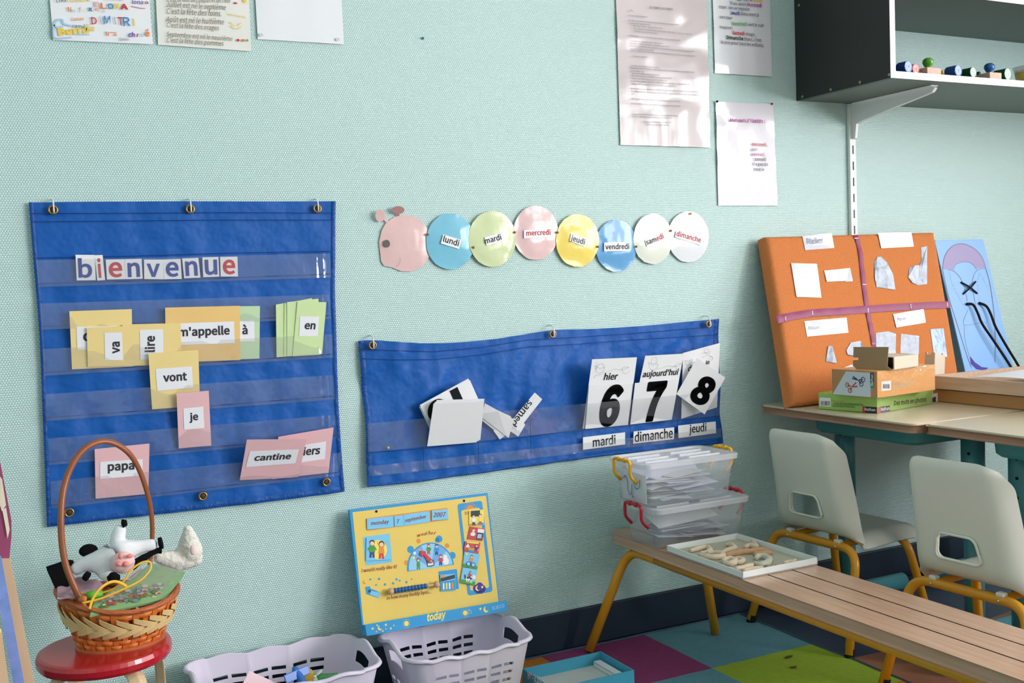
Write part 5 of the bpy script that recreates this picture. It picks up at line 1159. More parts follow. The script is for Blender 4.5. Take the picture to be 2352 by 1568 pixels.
def slips(x0, x1, y0, y1, z0, n, mats, label, group, dz, tilt):
    for k in range(n):
        w, d = rnd.uniform(.10, .15), rnd.uniform(.06, .09); cx, cy = rnd.uniform(x0+w*.52, x1-w*.52), rnd.uniform(y0+d*.52, y1-d*.52); an = rnd.uniform(-.25, .25); tx, ty = rnd.uniform(-tilt, tilt), rnd.uniform(-tilt, tilt)
        ux, uy = V((math.cos(an), math.sin(an), tx)), V((-math.sin(an), math.cos(an), ty)); o = V((cx, cy, z0+dz*k+.5*(abs(tx)*w+abs(ty)*d)))
        mb = MB(mats[k % len(mats)]); mb.grid(lambda u, v: o+ux*w*(u-.5)+uy*d*(v-.5)+V((0, 0, .003*math.sin(3*u+k)*v)), 5, 3)
        mk('paper_slip', mb, smooth=True, label=label, cat='paper', group=group, solid=.0004)
slips(1.535, 1.77, -.285, -.18, ZB+.006, 13, [paper_c, paper_b], 'paper slip in the loose heap inside the red-handled storage box', 'paper slips in the lower box', .0028, .10)
slips(1.500, 1.735, -.280, -.165, ZB+.115, 20, [paper_b, white_paper], 'paper slip in the loose heap inside the yellow-handled storage box', 'paper slips in the upper box', .0026, .09)
mb = MB(paper_b); mb.grid(lambda u, v: V((1.515+.21*u, -.150-.055*(1-v)+.004*math.sin(5*u), ZB+.165+.045*v-.01*u*(1-v))), 8, 4); ob = mk('paper_sheet', mb, smooth=True, label='larger bluish sheet standing at the back of the yellow-handled storage box', cat='paper', solid=.0004)
mb = MB(white_paper); mb.grid(lambda u, v: V((1.545+.19*u, -.165-.10*(1-v), ZB+.045+.035*v+.01*u)), 8, 4); mk('paper_sheet', mb, smooth=True, label='larger sheet lying slanted on the paper heap in the red-handled storage box', cat='paper', solid=.0004)
mb = MB(white_paper); q = [V((1.494, -.168, ZB+.195)), V((1.496, -.285, ZB+.190)), V((1.500, -.280, ZB+.116)), V((1.498, -.172, ZB+.116))]; mb.prism(q, (.0008, 0, 0)); mc = mk('marker_card', mb, label='white card with blue handwriting strokes in the end of the yellow-handled box', cat='card')
mpl = PL((1.4935, -.168, ZB+.116), (1.4935, -.285, ZB+.116), (1.4935, -.168, ZB+.195)); mbk = M('marker_blue', (60, 90, 150), .6, .2)
mb = MB(mbk)
for P_ in ([(.018, .055), (.026, .062), (.034, .052), (.036, .03), (.044, .016), (.052, .022), (.056, .045)], [(.056, .045), (.054, .018), (.064, .010)], [(.072, .060), (.066, .045), (.076, .035), (.09, .042), (.094, .06)]):
    mb.line(mpl, [(q.x, q.y) for q in crv([V((*p, 0)) for p in P_], 4)], .003, .0003)
mk('handwriting', mb, mc)

# ---------------------------------------------------------------- tray of dough shapes
zt3 = zc(1340, 980, 3.734)
trayw = M('white_card_tray', (226, 230, 226), .5, .35, var=.02); trayg = M('tray_greyboard', (176, 178, 158), .75, .2, var=.05)
A_, F_, R_3 = az(*zt3(715, 1070), ZB+.001), az(*zt3(1365, 1305), ZB+.001), az(*zt3(2012, 1180), ZB+.001); ea, eb = A_-F_, R_3-F_
eb = eb-ea*(eb.dot(ea)/ea.length_squared)*.9
tray = thing('tray', F_+(ea+eb)/2, 'shallow white card tray of dough shapes on the bench', 'tray'); na, nb_ = ea.normalized(), eb.normalized()
mb = MB(trayg); mb.obox(F_+Z*.0004, ea, eb, Z*.0022); mk('bottom', mb, tray)
for oo, aa, bb in ((F_, ea, nb_*.0022), (F_+eb-nb_*.0022, ea, nb_*.0022), (F_, na*.0022, eb), (F_+ea-na*.0022, na*.0022, eb)):
    mb = MB(trayw); mb.obox(oo, aa, bb, Z*.0165); mk('side', mb, tray)
dough = M('salt_dough', (214, 198, 172), .8, .2, var=.10, vs=40); dough2 = M('greyish_dough', (196, 196, 178), .8, .2, var=.08, vs=40); dough3 = M('browned_dough', (190, 152, 116), .8, .2, var=.15, vs=40)
dz = ZB+.009
D = [('pale dough strip bent into an S, at the back left of the tray', dough, [(915, 1062), (960, 1052), (1015, 1038), (1065, 1035), (1088, 1055), (1062, 1075), (1005, 1078)], .0050),
     ('pale dough strip folded into a flat hairpin near the tray\'s left side', dough, [(1060, 1080), (1140, 1080), (1198, 1100), (1150, 1118), (1060, 1112), (995, 1092)], .0055),
     ('pale dough hook standing behind the browned dough piece', dough, [(1185, 1080), (1240, 1058), (1295, 1040), (1270, 1012), (1225, 1008)], .0050),
     ('browned branch-like dough piece across the middle of the tray', dough3, [(1215, 1098), (1300, 1082), (1380, 1072), (1450, 1068), (1540, 1060), (1610, 1076)], .0062),
     ('small browned dough roll lying against the branch-like piece', dough3, [(1455, 1092), (1530, 1088), (1615, 1078)], .0055),
     ('pale dough arch with a raised stick at the back of the tray', dough, [(1380, 1030), (1430, 1015), (1480, 1025), (1462, 990), (1440, 965)], .0050),
     ('pale dough strip curled like a pretzel in front of the branch piece', dough, [(1205, 1160), (1260, 1172), (1305, 1155), (1270, 1135), (1215, 1140), (1205, 1158)], .0058),
     ('short pale dough curl beside the pretzel curl', dough, [(1300, 1160), (1345, 1160), (1370, 1142), (1335, 1128), (1300, 1135)], .0045),
     ('grey-green dough ring in the right half of the tray', dough2, [(1465, 1168), (1520, 1182), (1575, 1165), (1595, 1135), (1555, 1112), (1500, 1112), (1480, 1130)], .0060),
     ('pale dough strip lying by the front corner of the tray', dough, [(1305, 1222), (1380, 1208), (1450, 1180)], .0050),
     ('long thin dough strip at the front edge of the tray', dough, [(1370, 1236), (1440, 1222), (1540, 1208)], .0045),
     ('small pale dough curl near the right corner of the tray', dough, [(1720, 1168), (1765, 1158), (1800, 1158), (1820, 1138)], .0040)]
for lb, mt, P_, r in D:
    C3 = crv([az(*zt3(*p), dz) for p in P_], 5); n = len(C3)
    mb = MB(mt); mb.tube(C3, [1.4*r*(.55+.45*min(1, 4*i/n+.15, 4*(n-1-i)/n+.15))*(1+.08*math.sin(i*1.3)) for i in range(n)], 10); mk('dough_shape', mb, smooth=True, label=lb, cat='dough shape', group='dough shapes in the tray')
for (x, y, lb) in ((1580, 1190, 'little brown dough ball beside the grey-green ring'), (1655, 1188, 'little brown dough ball at the front right edge of the tray')):
    mb = MB(dough3); mb.ball(az(*zt3(x, y), dz), .0045, .004, .0035); mk('dough_ball', mb, smooth=True, label=lb, cat='dough shape', group='dough shapes in the tray')

# ---------------------------------------------------------------- chairs
shell_m = M('white_shell', (224, 226, 214), .42, .4, var=.02, bump=.08, bs=1200)
def bool_cut(ob, cut):
    md = ob.modifiers.new('cut', 'BOOLEAN'); md.object = cut; md.operation = 'DIFFERENCE'; md.solver = 'EXACT'
    dg = bpy.context.evaluated_depsgraph_get(); dg.update(); me = bpy.data.meshes.new_from_object(ob.evaluated_get(dg)); ob.modifiers.clear(); ob.data = me
    bpy.data.objects.remove(cut)
prof = [V(p) for p in fillet([(.160, 0, .268), (.152, 0, .293), (.05, 0, .296), (-.128, 0, .288), (-.150, 0, .42), (-.182, 0, .578)], .055, 10)]
cum = [0]
for i in range(len(prof)-1): cum.append(cum[-1]+(prof[i+1]-prof[i]).length)
def along(t):
    d = t*cum[-1]
    for i in range(len(prof)-1):
        if d <= cum[i+1] or i == len(prof)-2:
            k = (d-cum[i])/(cum[i+1]-cum[i]); return prof[i].lerp(prof[i+1], k), (prof[i+1]-prof[i]).normalized()
def shell(u, v):
    e = u*2-1; ae = abs(e)
    v0 = v; Lp = cum[-1]
    for top_ in (True, False):               # round the corners of the sheet: square corner cells drawn onto quarter circles
        r_ = .062 if top_ else .045; W_ = .136; d_ = ((1-v) if top_ else v)*Lp
        a_ = (ae*W_-(W_-r_))/r_; b_ = (r_-d_)/r_
        if a_ > 0 and b_ > 0:
            a2, b2 = a_*math.sqrt(max(0, 1-b_*b_/2)), b_*math.sqrt(max(0, 1-a_*a_/2))
            ae = (W_-r_+a2*r_)/W_; e = math.copysign(ae, e); d_ = r_-b2*r_; v = 1-d_/Lp if top_ else d_/Lp
    p, t = along(v)
    k = min(1, max(0, (v-.40)/.20))
    nf = V((1, 0, 0))*k+V((0, 0, -1))*(1-k)*(1-k*.5); nf = nf.normalized() if nf.length > .01 else nf
    w = .140+.004*math.sin(PI*v) if v < .5 else .150-.022*((v-.5)/.5)
    lip = max(0, (ae-.68)/.32)**2; dep = .040 if v > .5 else .030*min(1, v/.1+.2)
    top = max(0, (v0-.955)/.045)**2*.008
    return V((p.x+top, e*w, p.z))+nf*(dep*lip)+V((-.007*(1-e*e)*max(0, (v-.6)/.4), 0, 0))
def build_chair(label):
    root = thing('school_chair', (0, 0, 0), label, 'chair', 'white school chairs at the desks')
    mb = MB(shell_m); mb.grid(shell, 36, 60); sh = mk('shell', mb, root, smooth=True, solid=.0055)
    q = fillet([(0, -.052, .338), (0, .052, .338), (0, .040, .398), (0, -.040, .398), (0, -.052, .338)], .016, 5)
    q = rr(-.055, .055, -.031, .031, .016, 5); q = [(x*(1-.12*(y/.031)), y) for x, y in q]
    cb = MB(shell_m); cb.prism([V((-.30, x, .372+y)) for x, y in q], (.24, 0, 0)); cut = mk('cut', cb)
    bool_cut(sh, cut)
    for p in sh.data.polygons: p.use_smooth = True
    sh.data.set_sharp_from_angle(angle=math.radians(45))
    lp = [shellp for shellp in [V((-.147-.0+.0*x, x, .372+y)) for x, y in q]]
    mb = MB(shell_m); mb.tube([V((-.150-.15*(p.z-.36), p.y, p.z)) for p in lp], .0032, 6, closed=True); mk('hole_rim', mb, root, smooth=True)
    for nm, xf, xt, yf, yt in (('rear_frame', -.190, -.118, .183, .150), ('front_frame', .160, .095, .165, .135)):
        mb = MB(amber); mb.tube(fillet([(xf, -yf, .010), (xt, -yt, .268), (xt, yt, .268), (xf, yf, .010)], .052, 9), .0118, 12); fr = mk(nm, mb, root, smooth=True)
        for s in (-1, 1):
            mb = MB(rub); mb.tube([(xf+.000, s*yf, .0005), (xf+(xt-xf)*.085, s*(yf+(yt-yf)*.085), .024)], .0132, 12); mk('foot_cap', mb, fr)
    for s in (-1, 1):
        mb = MB(amber); mb.tube([(-.118, s*.085, .268), (.095, s*.085, .268)], .009, 10); mk('seat_rail', mb, root, smooth=True)
        mb = MB(shell_m); mb.box(-.127, -.109, s*.088-.010, s*.088+.010, .276, .286); mk('mount', mb, root, bevel=.003)
        mb = MB(steel); mb.ball((-.1305, s*.088, .268), .0035); mk('screw', mb, root, smooth=True)
    return root
chair1 = build_chair('white plastic school chair with ochre legs at the nearer-to-wall desk')
chair2 = dup(chair1, (2.112, -.832, 0), math.radians(4), 'white plastic school chair with ochre legs, second from the wall, bench in front')
chair1.location = (2.165, -.275, 0); chair1.rotation_euler = (0, 0, math.radians(4))

# ---------------------------------------------------------------- desks
deskt = M('desk_laminate', (216, 206, 178), .26, .6, var=.03); teal = M('teal_enamel', (62, 132, 140), .32, .5, var=.04); tealt = M('teal_tray', (66, 140, 142), .4, .4, var=.04)
ZD = .625
def build_desk(label):
    root = thing('school_desk', (0, 0, 0), label, 'desk', 'teal-legged school desks')
    mb = MB(deskt); q = rr(0, .535, -.575, 0, .018, 4); mb.prism([V((x, y, ZD)) for x, y in q], (0, 0, -.004)); mk('top', mb, root)
    mb = MB(beech_e); q = rr(-.0015, .5365, -.5765, .0015, .019, 4); mb.prism([V((x, y, ZD-.0042)) for x, y in q], (0, 0, -.019)); mk('edge', mb, root, bevel=.005)
    mb = MB(tealt); lv = []
    for z, i in ((ZD-.024, 0), (ZD-.070, .004), (ZD-.078, .012)): lv.append([V((x, y, z)) for x, y in rr(.10+i, .46-i, -.485+i, -.10-i, .03)])
    n = len(lv[0]); mb.add([p for l in lv for p in l], [(j*n+i, (j+1)*n+i, (j+1)*n+(i+1) % n, j*n+(i+1) % n) for j in range(2) for i in range(n)]+[tuple(range(2*n, 3*n))]); mk('drawer_tray', mb, root, smooth=False)
    for y in (-.055, -.520):
        mb = MB(teal); mb.tube([(.275, y, .030), (.275, y, .330)], .0255, 20); lg = mk('leg', mb, root, smooth=True)
        mb = MB(teal); mb.tube([(.275, y, .330), (.275, y, ZD-.024)], .0300, 20); mk('sleeve', mb, lg, smooth=True)
        mb = MB(black_m)
        for z in (.52, .47, .42): mb.lathe((.275-.0282, y-.0105, z), [(0, 0), (.0042, 0), (.0042, .0006), (0, .0006)], 10, (-.94, -.35, 0))
        mk('hole', mb, lg)
        mb = MB(teal); mb.tube([(.03, y, .030), (.505, y, .030)], .0255, 20); ft = mk('foot', mb, root, smooth=True)
        mb = MB(black_m); mb.lathe((.505, y, .030), [(0, .0005), (.021, .0005), (.021, .001), (0, .001)], 16, (1, 0, 0)); mb.lathe((.03, y, .030), [(0, .0005), (.021, .0005), (.021, .001), (0, .001)], 16, (-1, 0, 0)); mk('end_opening', mb, ft)
        for x in (.07, .465):
            mb = MB(black_m); mb.lathe((x, y, .0005), [(.014, 0), (.014, .006), (0, .006)], 12); mk('glide', mb, ft)
    mb = MB(teal); mb.box(.262, .288, -.52, -.055, ZD-.064, ZD-.024); mk('crossbeam', mb, root)
    return root
d1 = build_desk('school desk against the wall, carrying the orange board and the game boxes')
d2 = dup(d1, (2.085, -.645, 0), None, 'second school desk from the wall, behind the right-hand chair')
d3 = dup(d1, (2.625, -.045, 0), None, 'school desk at the far side by the wall, under the wooden tray')
d4 = dup(d1, (2.640, -.640, 0), None, 'school desk at the far side, right edge of the photo')
d1.location = (2.060, -.055, 0)

# ---------------------------------------------------------------- orange pin board
zP = zc(1700, 500, 3.1365)
orf = M('orange_bouclé', (212, 130, 76), .95, .12, var=.10, vs=160, bump=1.0, bs=330); satin = M('mauve_satin', (146, 54, 98), .38, .3, var=.10, vs=30); satind = M('dark_satin', (110, 30, 70), .35, .5)
BLp = az(*zP(385, 1355), ZD+.0085); TLp = aw(*zP(190, 130), .052); TRp = aw(*zP(1405, 97), .052)
BRp = BLp+(TRp-TLp); opl = PL(BLp, BRp, TLp)
TLp = opl.pt(*opl.px(*zP(188, 130))); TRp = opl.pt(*opl.px(*zP(1405, 97))); BRp = opl.pt(opl.px(*zP(1618, 1290))[0], 0)
nn = opl.n
mb = MB(orf); K_ = 14
def ob_fn(u, v):
    p = (BLp*(1-u)+BRp*u)*(1-v)+(TLp*(1-u)+TRp*u)*v
    e = min(u*.72, (1-u)*.72, v*.5, (1-v)*.5); r = .016; dn = 0 if e > r else r-math.sqrt(max(0, r*r-(r-e)**2))
    return p-nn*dn
us = [0, .003, .008, .015, .023, .04, .08]+[.08+.84*i/20 for i in range(1, 21)]+[.96, .977, .985, .992, .997, 1]; vs_ = [0, .004, .012, .022, .032, .06]+[.06+.88*i/14 for i in range(1, 15)]+[.968, .978, .988, .996, 1]
VS = [ob_fn(u, v) for v in vs_ for u in us]; nu_ = len(us); nv_ = len(vs_); FS = [(j*nu_+i, j*nu_+i+1, (j+1)*nu_+i+1, (j+1)*nu_+i) for j in range(nv_-1) for i in range(nu_-1)]
bd = [i for i in range(nu_)]+[j*nu_+nu_-1 for j in range(1, nv_)]+[(nv_-1)*nu_+i for i in range(nu_-2, -1, -1)]+[j*nu_ for j in range(nv_-2, 0, -1)]
k0 = len(VS); VS += [VS[i]-nn*.026 for i in bd]; m_ = len(bd); FS += [(bd[i], k0+i, k0+(i+1) % m_, bd[(i+1) % m_]) for i in range(m_)]+[tuple(range(k0, k0+m_))]
mb.add(VS, FS); pb = thing('pin_board', (BLp+BRp)/2, 'orange fabric pin board divided by mauve ribbons, leaning on the wall', 'pin board'); mk('padded_panel', mb, pb, smooth=True)
O = lambda x, y: opl.px(*zP(x, y))
def ribbon(pts, w, nm='ribbon'):
    mb = MB(satin); C3 = crv([V((*O(*p), 0)) for p in pts], 8); n = len(C3); vs = []
    for i in range(n):
        t = (C3[min(i+1, n-1)]-C3[max(i-1, 0)]).normalized(); q = V((-t.y, t.x, 0))*w/2; L_ = .0016+.0018*abs(math.sin(i*.55))
        for s in (-1, -.33, .33, 1): p = C3[i]+q*s; vs.append(opl.pt(p.x, p.y, L_+.0012*(1-s*s)))
    mb.add(vs, [(4*i+k, 4*i+k+1, 4*i+k+5, 4*i+k+4) for i in range(n-1) for k in range(3)]); return mk(nm, mb, pb, smooth=True, solid=.0004)
rv = ribbon([(830, 125), (862, 250), (887, 480), (913, 660), (940, 800), (962, 925)], .0165); rh = ribbon([(258, 738), (330, 718), (515, 688), (700, 676), (915, 660), (1225, 640), (1505, 626)], .0225)
for (x, y, dx, dy, par) in ((830, 150, 14, 0, rv), (887, 483, 14, 0, rv), (953, 908, 12, 0, rv), (915, 670, 1, 14, rh), (320, 728, 1, 14, rh), (514, 688, 1, 14, rh), (1222, 640, 1, 14, rh), (1486, 628, 1, 12, rh)):
    mb = MB(satind); mb.disc(opl, O(x, y), .006 if dx > 5 else .004, .004 if dx > 5 else .011, .0034, 12); mk('gather', mb, par)
    mb = MB(steel); mb.tube([opl.pt(*O(x-dx, y-dy), .0042), opl.pt(*O(x+dx, y+dy), .0042)], .0010, 6); mk('staple', mb, par)
lamw = M('laminated_card', (206, 210, 220), .4, .4, var=.03, coat=1.0, crough=.05, lowb=.35, lows=10); lamb = M('laminated_blue_photo', (90, 136, 190), .4, .4, var=.15, coat=1.0, crough=.06, lowb=.5, lows=14); lamp = M('laminated_pale_photo', (130, 146, 164), .3, .5, var=.6, vs=45, coat=.5, crough=.06, lowb=.5, lows=18)
GC = 'laminated cut-outs on the orange board'
CUT = [('laminated label reading Atelier, upper left of the orange board', lamw, [(445, 135), (655, 112), (677, 218), (467, 235)]), ('laminated label at the upper right of the orange board', lamw, [(988, 110), (1230, 107), (1250, 208), (1012, 222)]),
       ('large white laminated rectangle, upper left quarter of the orange board', lamw, [(362, 328), (552, 332), (583, 577), (402, 572)]), ('small white laminated strip with a cut corner, upper left quarter', lamw, [(602, 382), (792, 362), (808, 460), (755, 462), (750, 455), (620, 463)]),
       ('laminated half-moon cut-out beside the vertical ribbon', lamp, [(965, 320), (985, 284), (1010, 280), (1055, 320), (1100, 410), (1113, 520), (1075, 515), (980, 500), (965, 430)]), ('laminated hook-shaped cut-out, upper right quarter of the orange board', lamp, [(1300, 215), (1342, 205), (1343, 478), (1280, 488), (1235, 470), (1208, 430), (1218, 360), (1255, 345), (1290, 343), (1308, 300)]),
       ('laminated label under the left half of the horizontal ribbon', lamw, [(460, 745), (762, 720), (778, 828), (480, 857)]), ('laminated label under the right half of the horizontal ribbon', lamw, [(1098, 695), (1318, 658), (1337, 755), (1122, 792)]),
       ('small bottle-shaped laminated cut-out, lower left quarter', lamp, [(628, 928), (645, 920), (662, 925), (692, 1047), (640, 1042), (615, 1035)]), ('laminated octagonal cut-out partly behind the cardboard box', lamp, [(795, 900), (870, 885), (880, 925), (860, 1000), (800, 1000), (770, 985), (762, 955)]),
       ('laminated photo beside the foot of the vertical ribbon', lamp, [(975, 830), (1065, 818), (1118, 838), (1120, 975), (980, 985)]), ('laminated striped photo, lower right quarter of the orange board', lamp, [(1157, 835), (1285, 852), (1283, 985), (1153, 975)]), ('laminated blue photo strip at the right edge of the orange board', lamb, [(1368, 803), (1460, 797), (1490, 1003), (1395, 998)])]
co = []
for i, (lb, mt, q) in enumerate(CUT):
    mb = MB(mt); P_ = [opl.pt(*O(*p), .0020+.0012*math.sin(j*2.1+i)) for j, p in enumerate(q)]; mb.prism(P_, -nn*.0006); co.append(mk('laminated_cutout', mb, label=lb, cat='cut-out', group=GC))
pale2 = M('faded_ink', (170, 172, 186), .6, .2)
for k, s, a, b in ((0, 'Atelier', (478, 190), (600, 184)), (6, 'Atelier', (490, 808), (570, 803)), (7, 'Atelier', (1128, 745), (1195, 735))):
    mb = MB(); T(mb, s, pale2, opl, O(*a), O(*b), .0040, sy=1.1); mk('lettering', mb, co[k])
mb = MB(white_paper); P_ = [opl.pt(*O(*p), h) for p, h in (((722, 1088), .012), ((790, 1062), .006), ((830, 1066), .006), ((860, 1095), .02))]; mb.prism(P_, -nn*.0006); mk('paper_scrap', mb, label='crumpled paper scrap between the orange board and the scissors box', cat='paper')

# ---------------------------------------------------------------- blue lacing board
sblue = M('lacing_board_blue', (118, 172, 232), .35, .45, var=.05); smauve = M('shoe_mauve', (152, 140, 186), .4, .4); sgrey = M('shoe_outline', (122, 128, 150), .5, .3); blk = M('black_lace', (16, 18, 24), .8, .2)
s0, s1 = aw(*zP(1400, 160), .014), aw(*zP(1748, 155), .014); s2 = aw(*zP(1960, 1060), .090)
spl = PL(s0, s1, s0*2-s2); s_ = lambda x, y: spl.px(*zP(x, y))
sb = thing('lacing_board', spl.pt(*s_(1800, 1330)), 'pale blue lacing board printed with a shoe and threaded with black laces', 'lacing board')
mb = MB(sblue); zb_ = (ZD+.005-spl.o.z); q = fillet([V((*s_(*p), 0)) for p in ((1560, 160), (1400, 160), (1640, 1180), (1990, 1180), (1750, 153), (1560, 158))], .012, 5); mb.prism([spl.pt(p.x, max(p.y, (zb_-p.x*spl.e1.z)/spl.e2.z)) for p in q[:-1]], -spl.n*.004); sp_ = mk('panel', mb, sb)
mb = MB(smauve)
OUT = [(p.x, p.y) for p in crv([V((*s_(*p), 0)) for p in ((1458, 372), (1475, 275), (1530, 205), (1605, 188), (1690, 225), (1745, 290), (1766, 357))], 6)]
INN = [(p.x, p.y) for p in crv([V((*s_(*p), 0)) for p in ((1535, 372), (1555, 335), (1615, 318), (1670, 330), (1702, 372))], 6)]
mb.art(spl, OUT+[s_(1700, 365)]+INN[::-1], .0004)
mb.use(ppur); mb.art(spl, [s_(*p) for p in ((1655, 995), (1690, 1040), (1740, 1075), (1790, 1080), (1760, 1100), (1700, 1090), (1660, 1050))], .0004)
mb.use(sgrey); mb.line(spl, OUT, .0030, .0006); mb.line(spl, INN, .0012, .0007)
for P_, w in (([(1766, 357), (1800, 480), (1830, 700), (1838, 900), (1835, 1040)], .003), ([(1458, 372), (1500, 560), (1570, 790), (1640, 1010), (1668, 1080)], .0022), ([(1500, 375), (1540, 385), (1590, 440), (1625, 540), (1635, 600)], .0014), ([(1765, 360), (1700, 385), (1672, 470), (1690, 600), (1700, 640)], .0014), ([(1640, 665), (1612, 770), (1760, 750), (1770, 770)], .0012), ([(1612, 770), (1620, 880), (1650, 1000)], .0010)):
    mb.line(spl, [(p.x, p.y) for p in crv([V((*s_(*p), 0)) for p in P_], 5)], w, .0008)
for P_ in ([(1505, 390), (1530, 480), (1580, 580), (1620, 650)], [(1725, 390), (1750, 440), (1790, 520)], [(1720, 400), (1712, 480), (1720, 600)]):
    C3 = crv([V((*s_(*p), 0)) for p in P_], 8)
    for i in range(0, len(C3)-1, 2): mb.line(spl, [(C3[i].x, C3[i].y), (C3[i+1].x, C3[i+1].y)], .0010, .0008)
mk('printed_shoe', mb, sp_)
def lace(pts, r=.0030):
    mb = MB(blk); mb.tube(crv([spl.pt(*s_(x, y), h) for x, y, h in pts], 6), r, 8, flat=(1, .6)); mk('lace', mb, sb, smooth=True)
lace([(1587, 465, .002), (1640, 500, .006), (1705, 545, .002)]); lace([(1693, 460, .003), (1650, 500, .009), (1604, 550, .002)])
lace([(1625, 622, .003), (1660, 630, .010), (1690, 690, .012), (1720, 770, .014), (1800, 900, .018), (1905, 1065, .02), (1960, 1170, .02)], .0044); lace([(1715, 614, .003), (1755, 640, .010), (1785, 700, .012), (1815, 790, .014), (1880, 920, .018), (1965, 1065, .02), (2010, 1150, .02)], .0044)

# ---------------------------------------------------------------- boxes on the desk
zG = zc(1840, 760, 4.594)
lime = M('lime_box', (158, 200, 96), .3, .45, var=.02); orb = M('orange_box', (234, 170, 96), .3, .45, var=.03); kraft = M('kraft_card', (186, 142, 96), .7, .25, var=.05); grb = M('grey_label', (206, 216, 220), .35, .4, var=.02)
navyl = M('logo_navy', (34, 44, 66), .5, .3); logor = M('logo_red', (206, 66, 70), .5, .3); logot = M('logo_teal', (60, 150, 136), .5, .3); tan = M('brown_board', (160, 136, 104), .75, .2, var=.06); pale_b = M('pale_board', (216, 204, 184), .7, .25, var=.04)
wrap = Mclear('shrink_wrap', (240, 242, 244), .05, .06, .16, lowb=.9)
def facepl(a, b, h): return PL(a, b, a+Z*h)
def wbox(name, label, L0, F0, R0, z, h, mat, cat='box', wrapit=False):
    L_, F, R = az(*zG(*L0), z), az(*zG(*F0), z), az(*zG(*R0), z); e1 = L_-F; e2 = R-F; e2 = e2-e1*(e2.dot(e1)/e1.length_squared)*.6
    root = thing(name, F+(e1+e2)/2, label, cat); mb = MB(mat); mb.obox(F, e1, e2, Z*h); bd_ = mk('carton', mb, root, bevel=.0012)
    fl, fr_ = PL(F+e1, F, F+e1+Z*h), PL(F, F+e2, F+Z*h)
    if wrapit:
        c = F+(e1+e2)/2+Z*h/2; k = 1.006; mb = MB(wrap); a1, a2, a3 = e1*k, e2*k, Z*h*1.02
        mb.grid(lambda u, v: c+a2*(u-.5)-a1*.5+a3*(v-.5)+V((0, 0, 0))-e1.normalized()*(.0008+.0006*noise.noise(V((u*14, v*6, 1)))), 24, 6); mk('shrink_wrap', mb, root, smooth=True)
    return root, bd_, fl, fr_, F, e1, e2
hG = .046
g, gb_, gl, gr, *_ = wbox('game_box', 'lime green game box titled Des mots en photos, lowest of the stack on the desk', (185, 820), (803, 868), (1462, 768), ZD+.001, hG, lime, wrapit=True)
q = lambda pl, x, y: pl.px(*zG(x, y))
mb = MB(plain_white); mb.art(gl, [q(gl, *p) for p in ((196, 700), (312, 706), (314, 798), (197, 790))], .0004); mb.use(ink)
rnd = random.Random(5)
x = 212
while x < 302: w = rnd.choice((2, 3, 5, 6)); mb.art(gl, [q(gl, x, 738), q(gl, x+w, 738), q(gl, x+w, 786), q(gl, x, 785)], .0007); x += w+rnd.choice((3, 4, 5))
mk('barcode', mb, gb_)
mb = MB(); T(mb, 'Des mots en photos', logor, gl, q(gl, 332, 742), q(gl, 468, 748), .0004)
for i, (a, b) in enumerate((((352, 762), (655, 778)), ((352, 774), (660, 790)), ((332, 786), (560, 798)), ((332, 798), (575, 810)))):
    T(mb, ('Jeu de photos et de mots pour parler et lire', 'contient cartes photos et étiquettes, règle du jeu', 'pour la classe dès 4 ans, éditeur scolaire', 'à conserver, images non contractuelles')[i], navyl, gl, q(gl, *a), q(gl, *b), .0004)
T(mb, 'CE', navyl, gl, q(gl, 332, 768), q(gl, 347, 769), .0004); mk('small_print', mb, gb_)
mb = MB(navyl); mb.art(gl, [q(gl, *p) for p in ((676, 795), (800, 803), (800, 866), (676, 856))], .0004); mb.use(logor); mb.art(gl, [q(gl, *p) for p in ((648, 792), (678, 795), (678, 856), (648, 852))], .0005); T(mb, 'Nathan', plain_white, gl, q(gl, 672, 838), q(gl, 786, 846), .0008, bold=.01); mk('logo', mb, gb_)
mb = MB(); T(mb, 'Des mots en photos', ink, gr, q(gr, 980, 785), q(gr, 1322, 742), .0004, bold=.012); mk('title', mb, gb_)
mb = MB(navyl); mb.art(gr, [q(gr, *p) for p in ((835, 800), (935, 785), (935, 842), (835, 858))], .0004); mb.use(logor); mb.art(gr, [q(gr, *p) for p in ((808, 806), (836, 800), (836, 858), (808, 864))], .0005); T(mb, 'Nathan', plain_white, gr, q(gr, 840, 842), q(gr, 930, 830), .0008, bold=.01); mk('logo', mb, gb_)
mb = MB(pale_b); mb.art(gr, [q(gr, *p) for p in ((1375, 670), (1440, 650), (1442, 740), (1378, 755))], .0004); mb.use(ink); mb.art(gr, [q(gr, *p) for p in ((1380, 705), (1418, 690), (1420, 745), (1382, 752))], .0006); mk('cover_photo', mb, gb_)
z2_ = ZD+hG+.002; hO = .070
g, ob2, ol, orr, F2, e1, e2 = wbox('scissors_box', 'orange and kraft box picturing two pairs of scissors, on top of the lime box', (330, 668), (806, 708), (1385, 618), z2_, hO, orb, wrapit=True)
mb = MB(kraft); mb.art(ol, [(-.0, 0), (e1.length, 0), (e1.length, hO), (0, hO)], .0003); mk('kraft_end', mb, ob2)
mb = MB(grb); mb.art(ol, [q(ol, *p) for p in ((335, 665), (475, 425), (733, 440), (737, 697))], .0006)
mb.use(navyl); mb.art(ol, [q(ol, *p) for p in ((730, 440), (768, 442), (770, 560), (733, 560))], .0007); mb.use(logot); mb.art(ol, [q(ol, *p) for p in ((733, 545), (770, 545), (772, 600), (735, 598))], .0008)
T(mb, 'Nathan', plain_white, ol, q(ol, 762, 575), q(ol, 760, 455), .0010, bold=.01); lab_ = mk('end_label', mb, ob2)
sred = M('scissor_red', (178, 72, 50), .5, .3); snav = M('scissor_navy', (58, 62, 108), .5, .3)
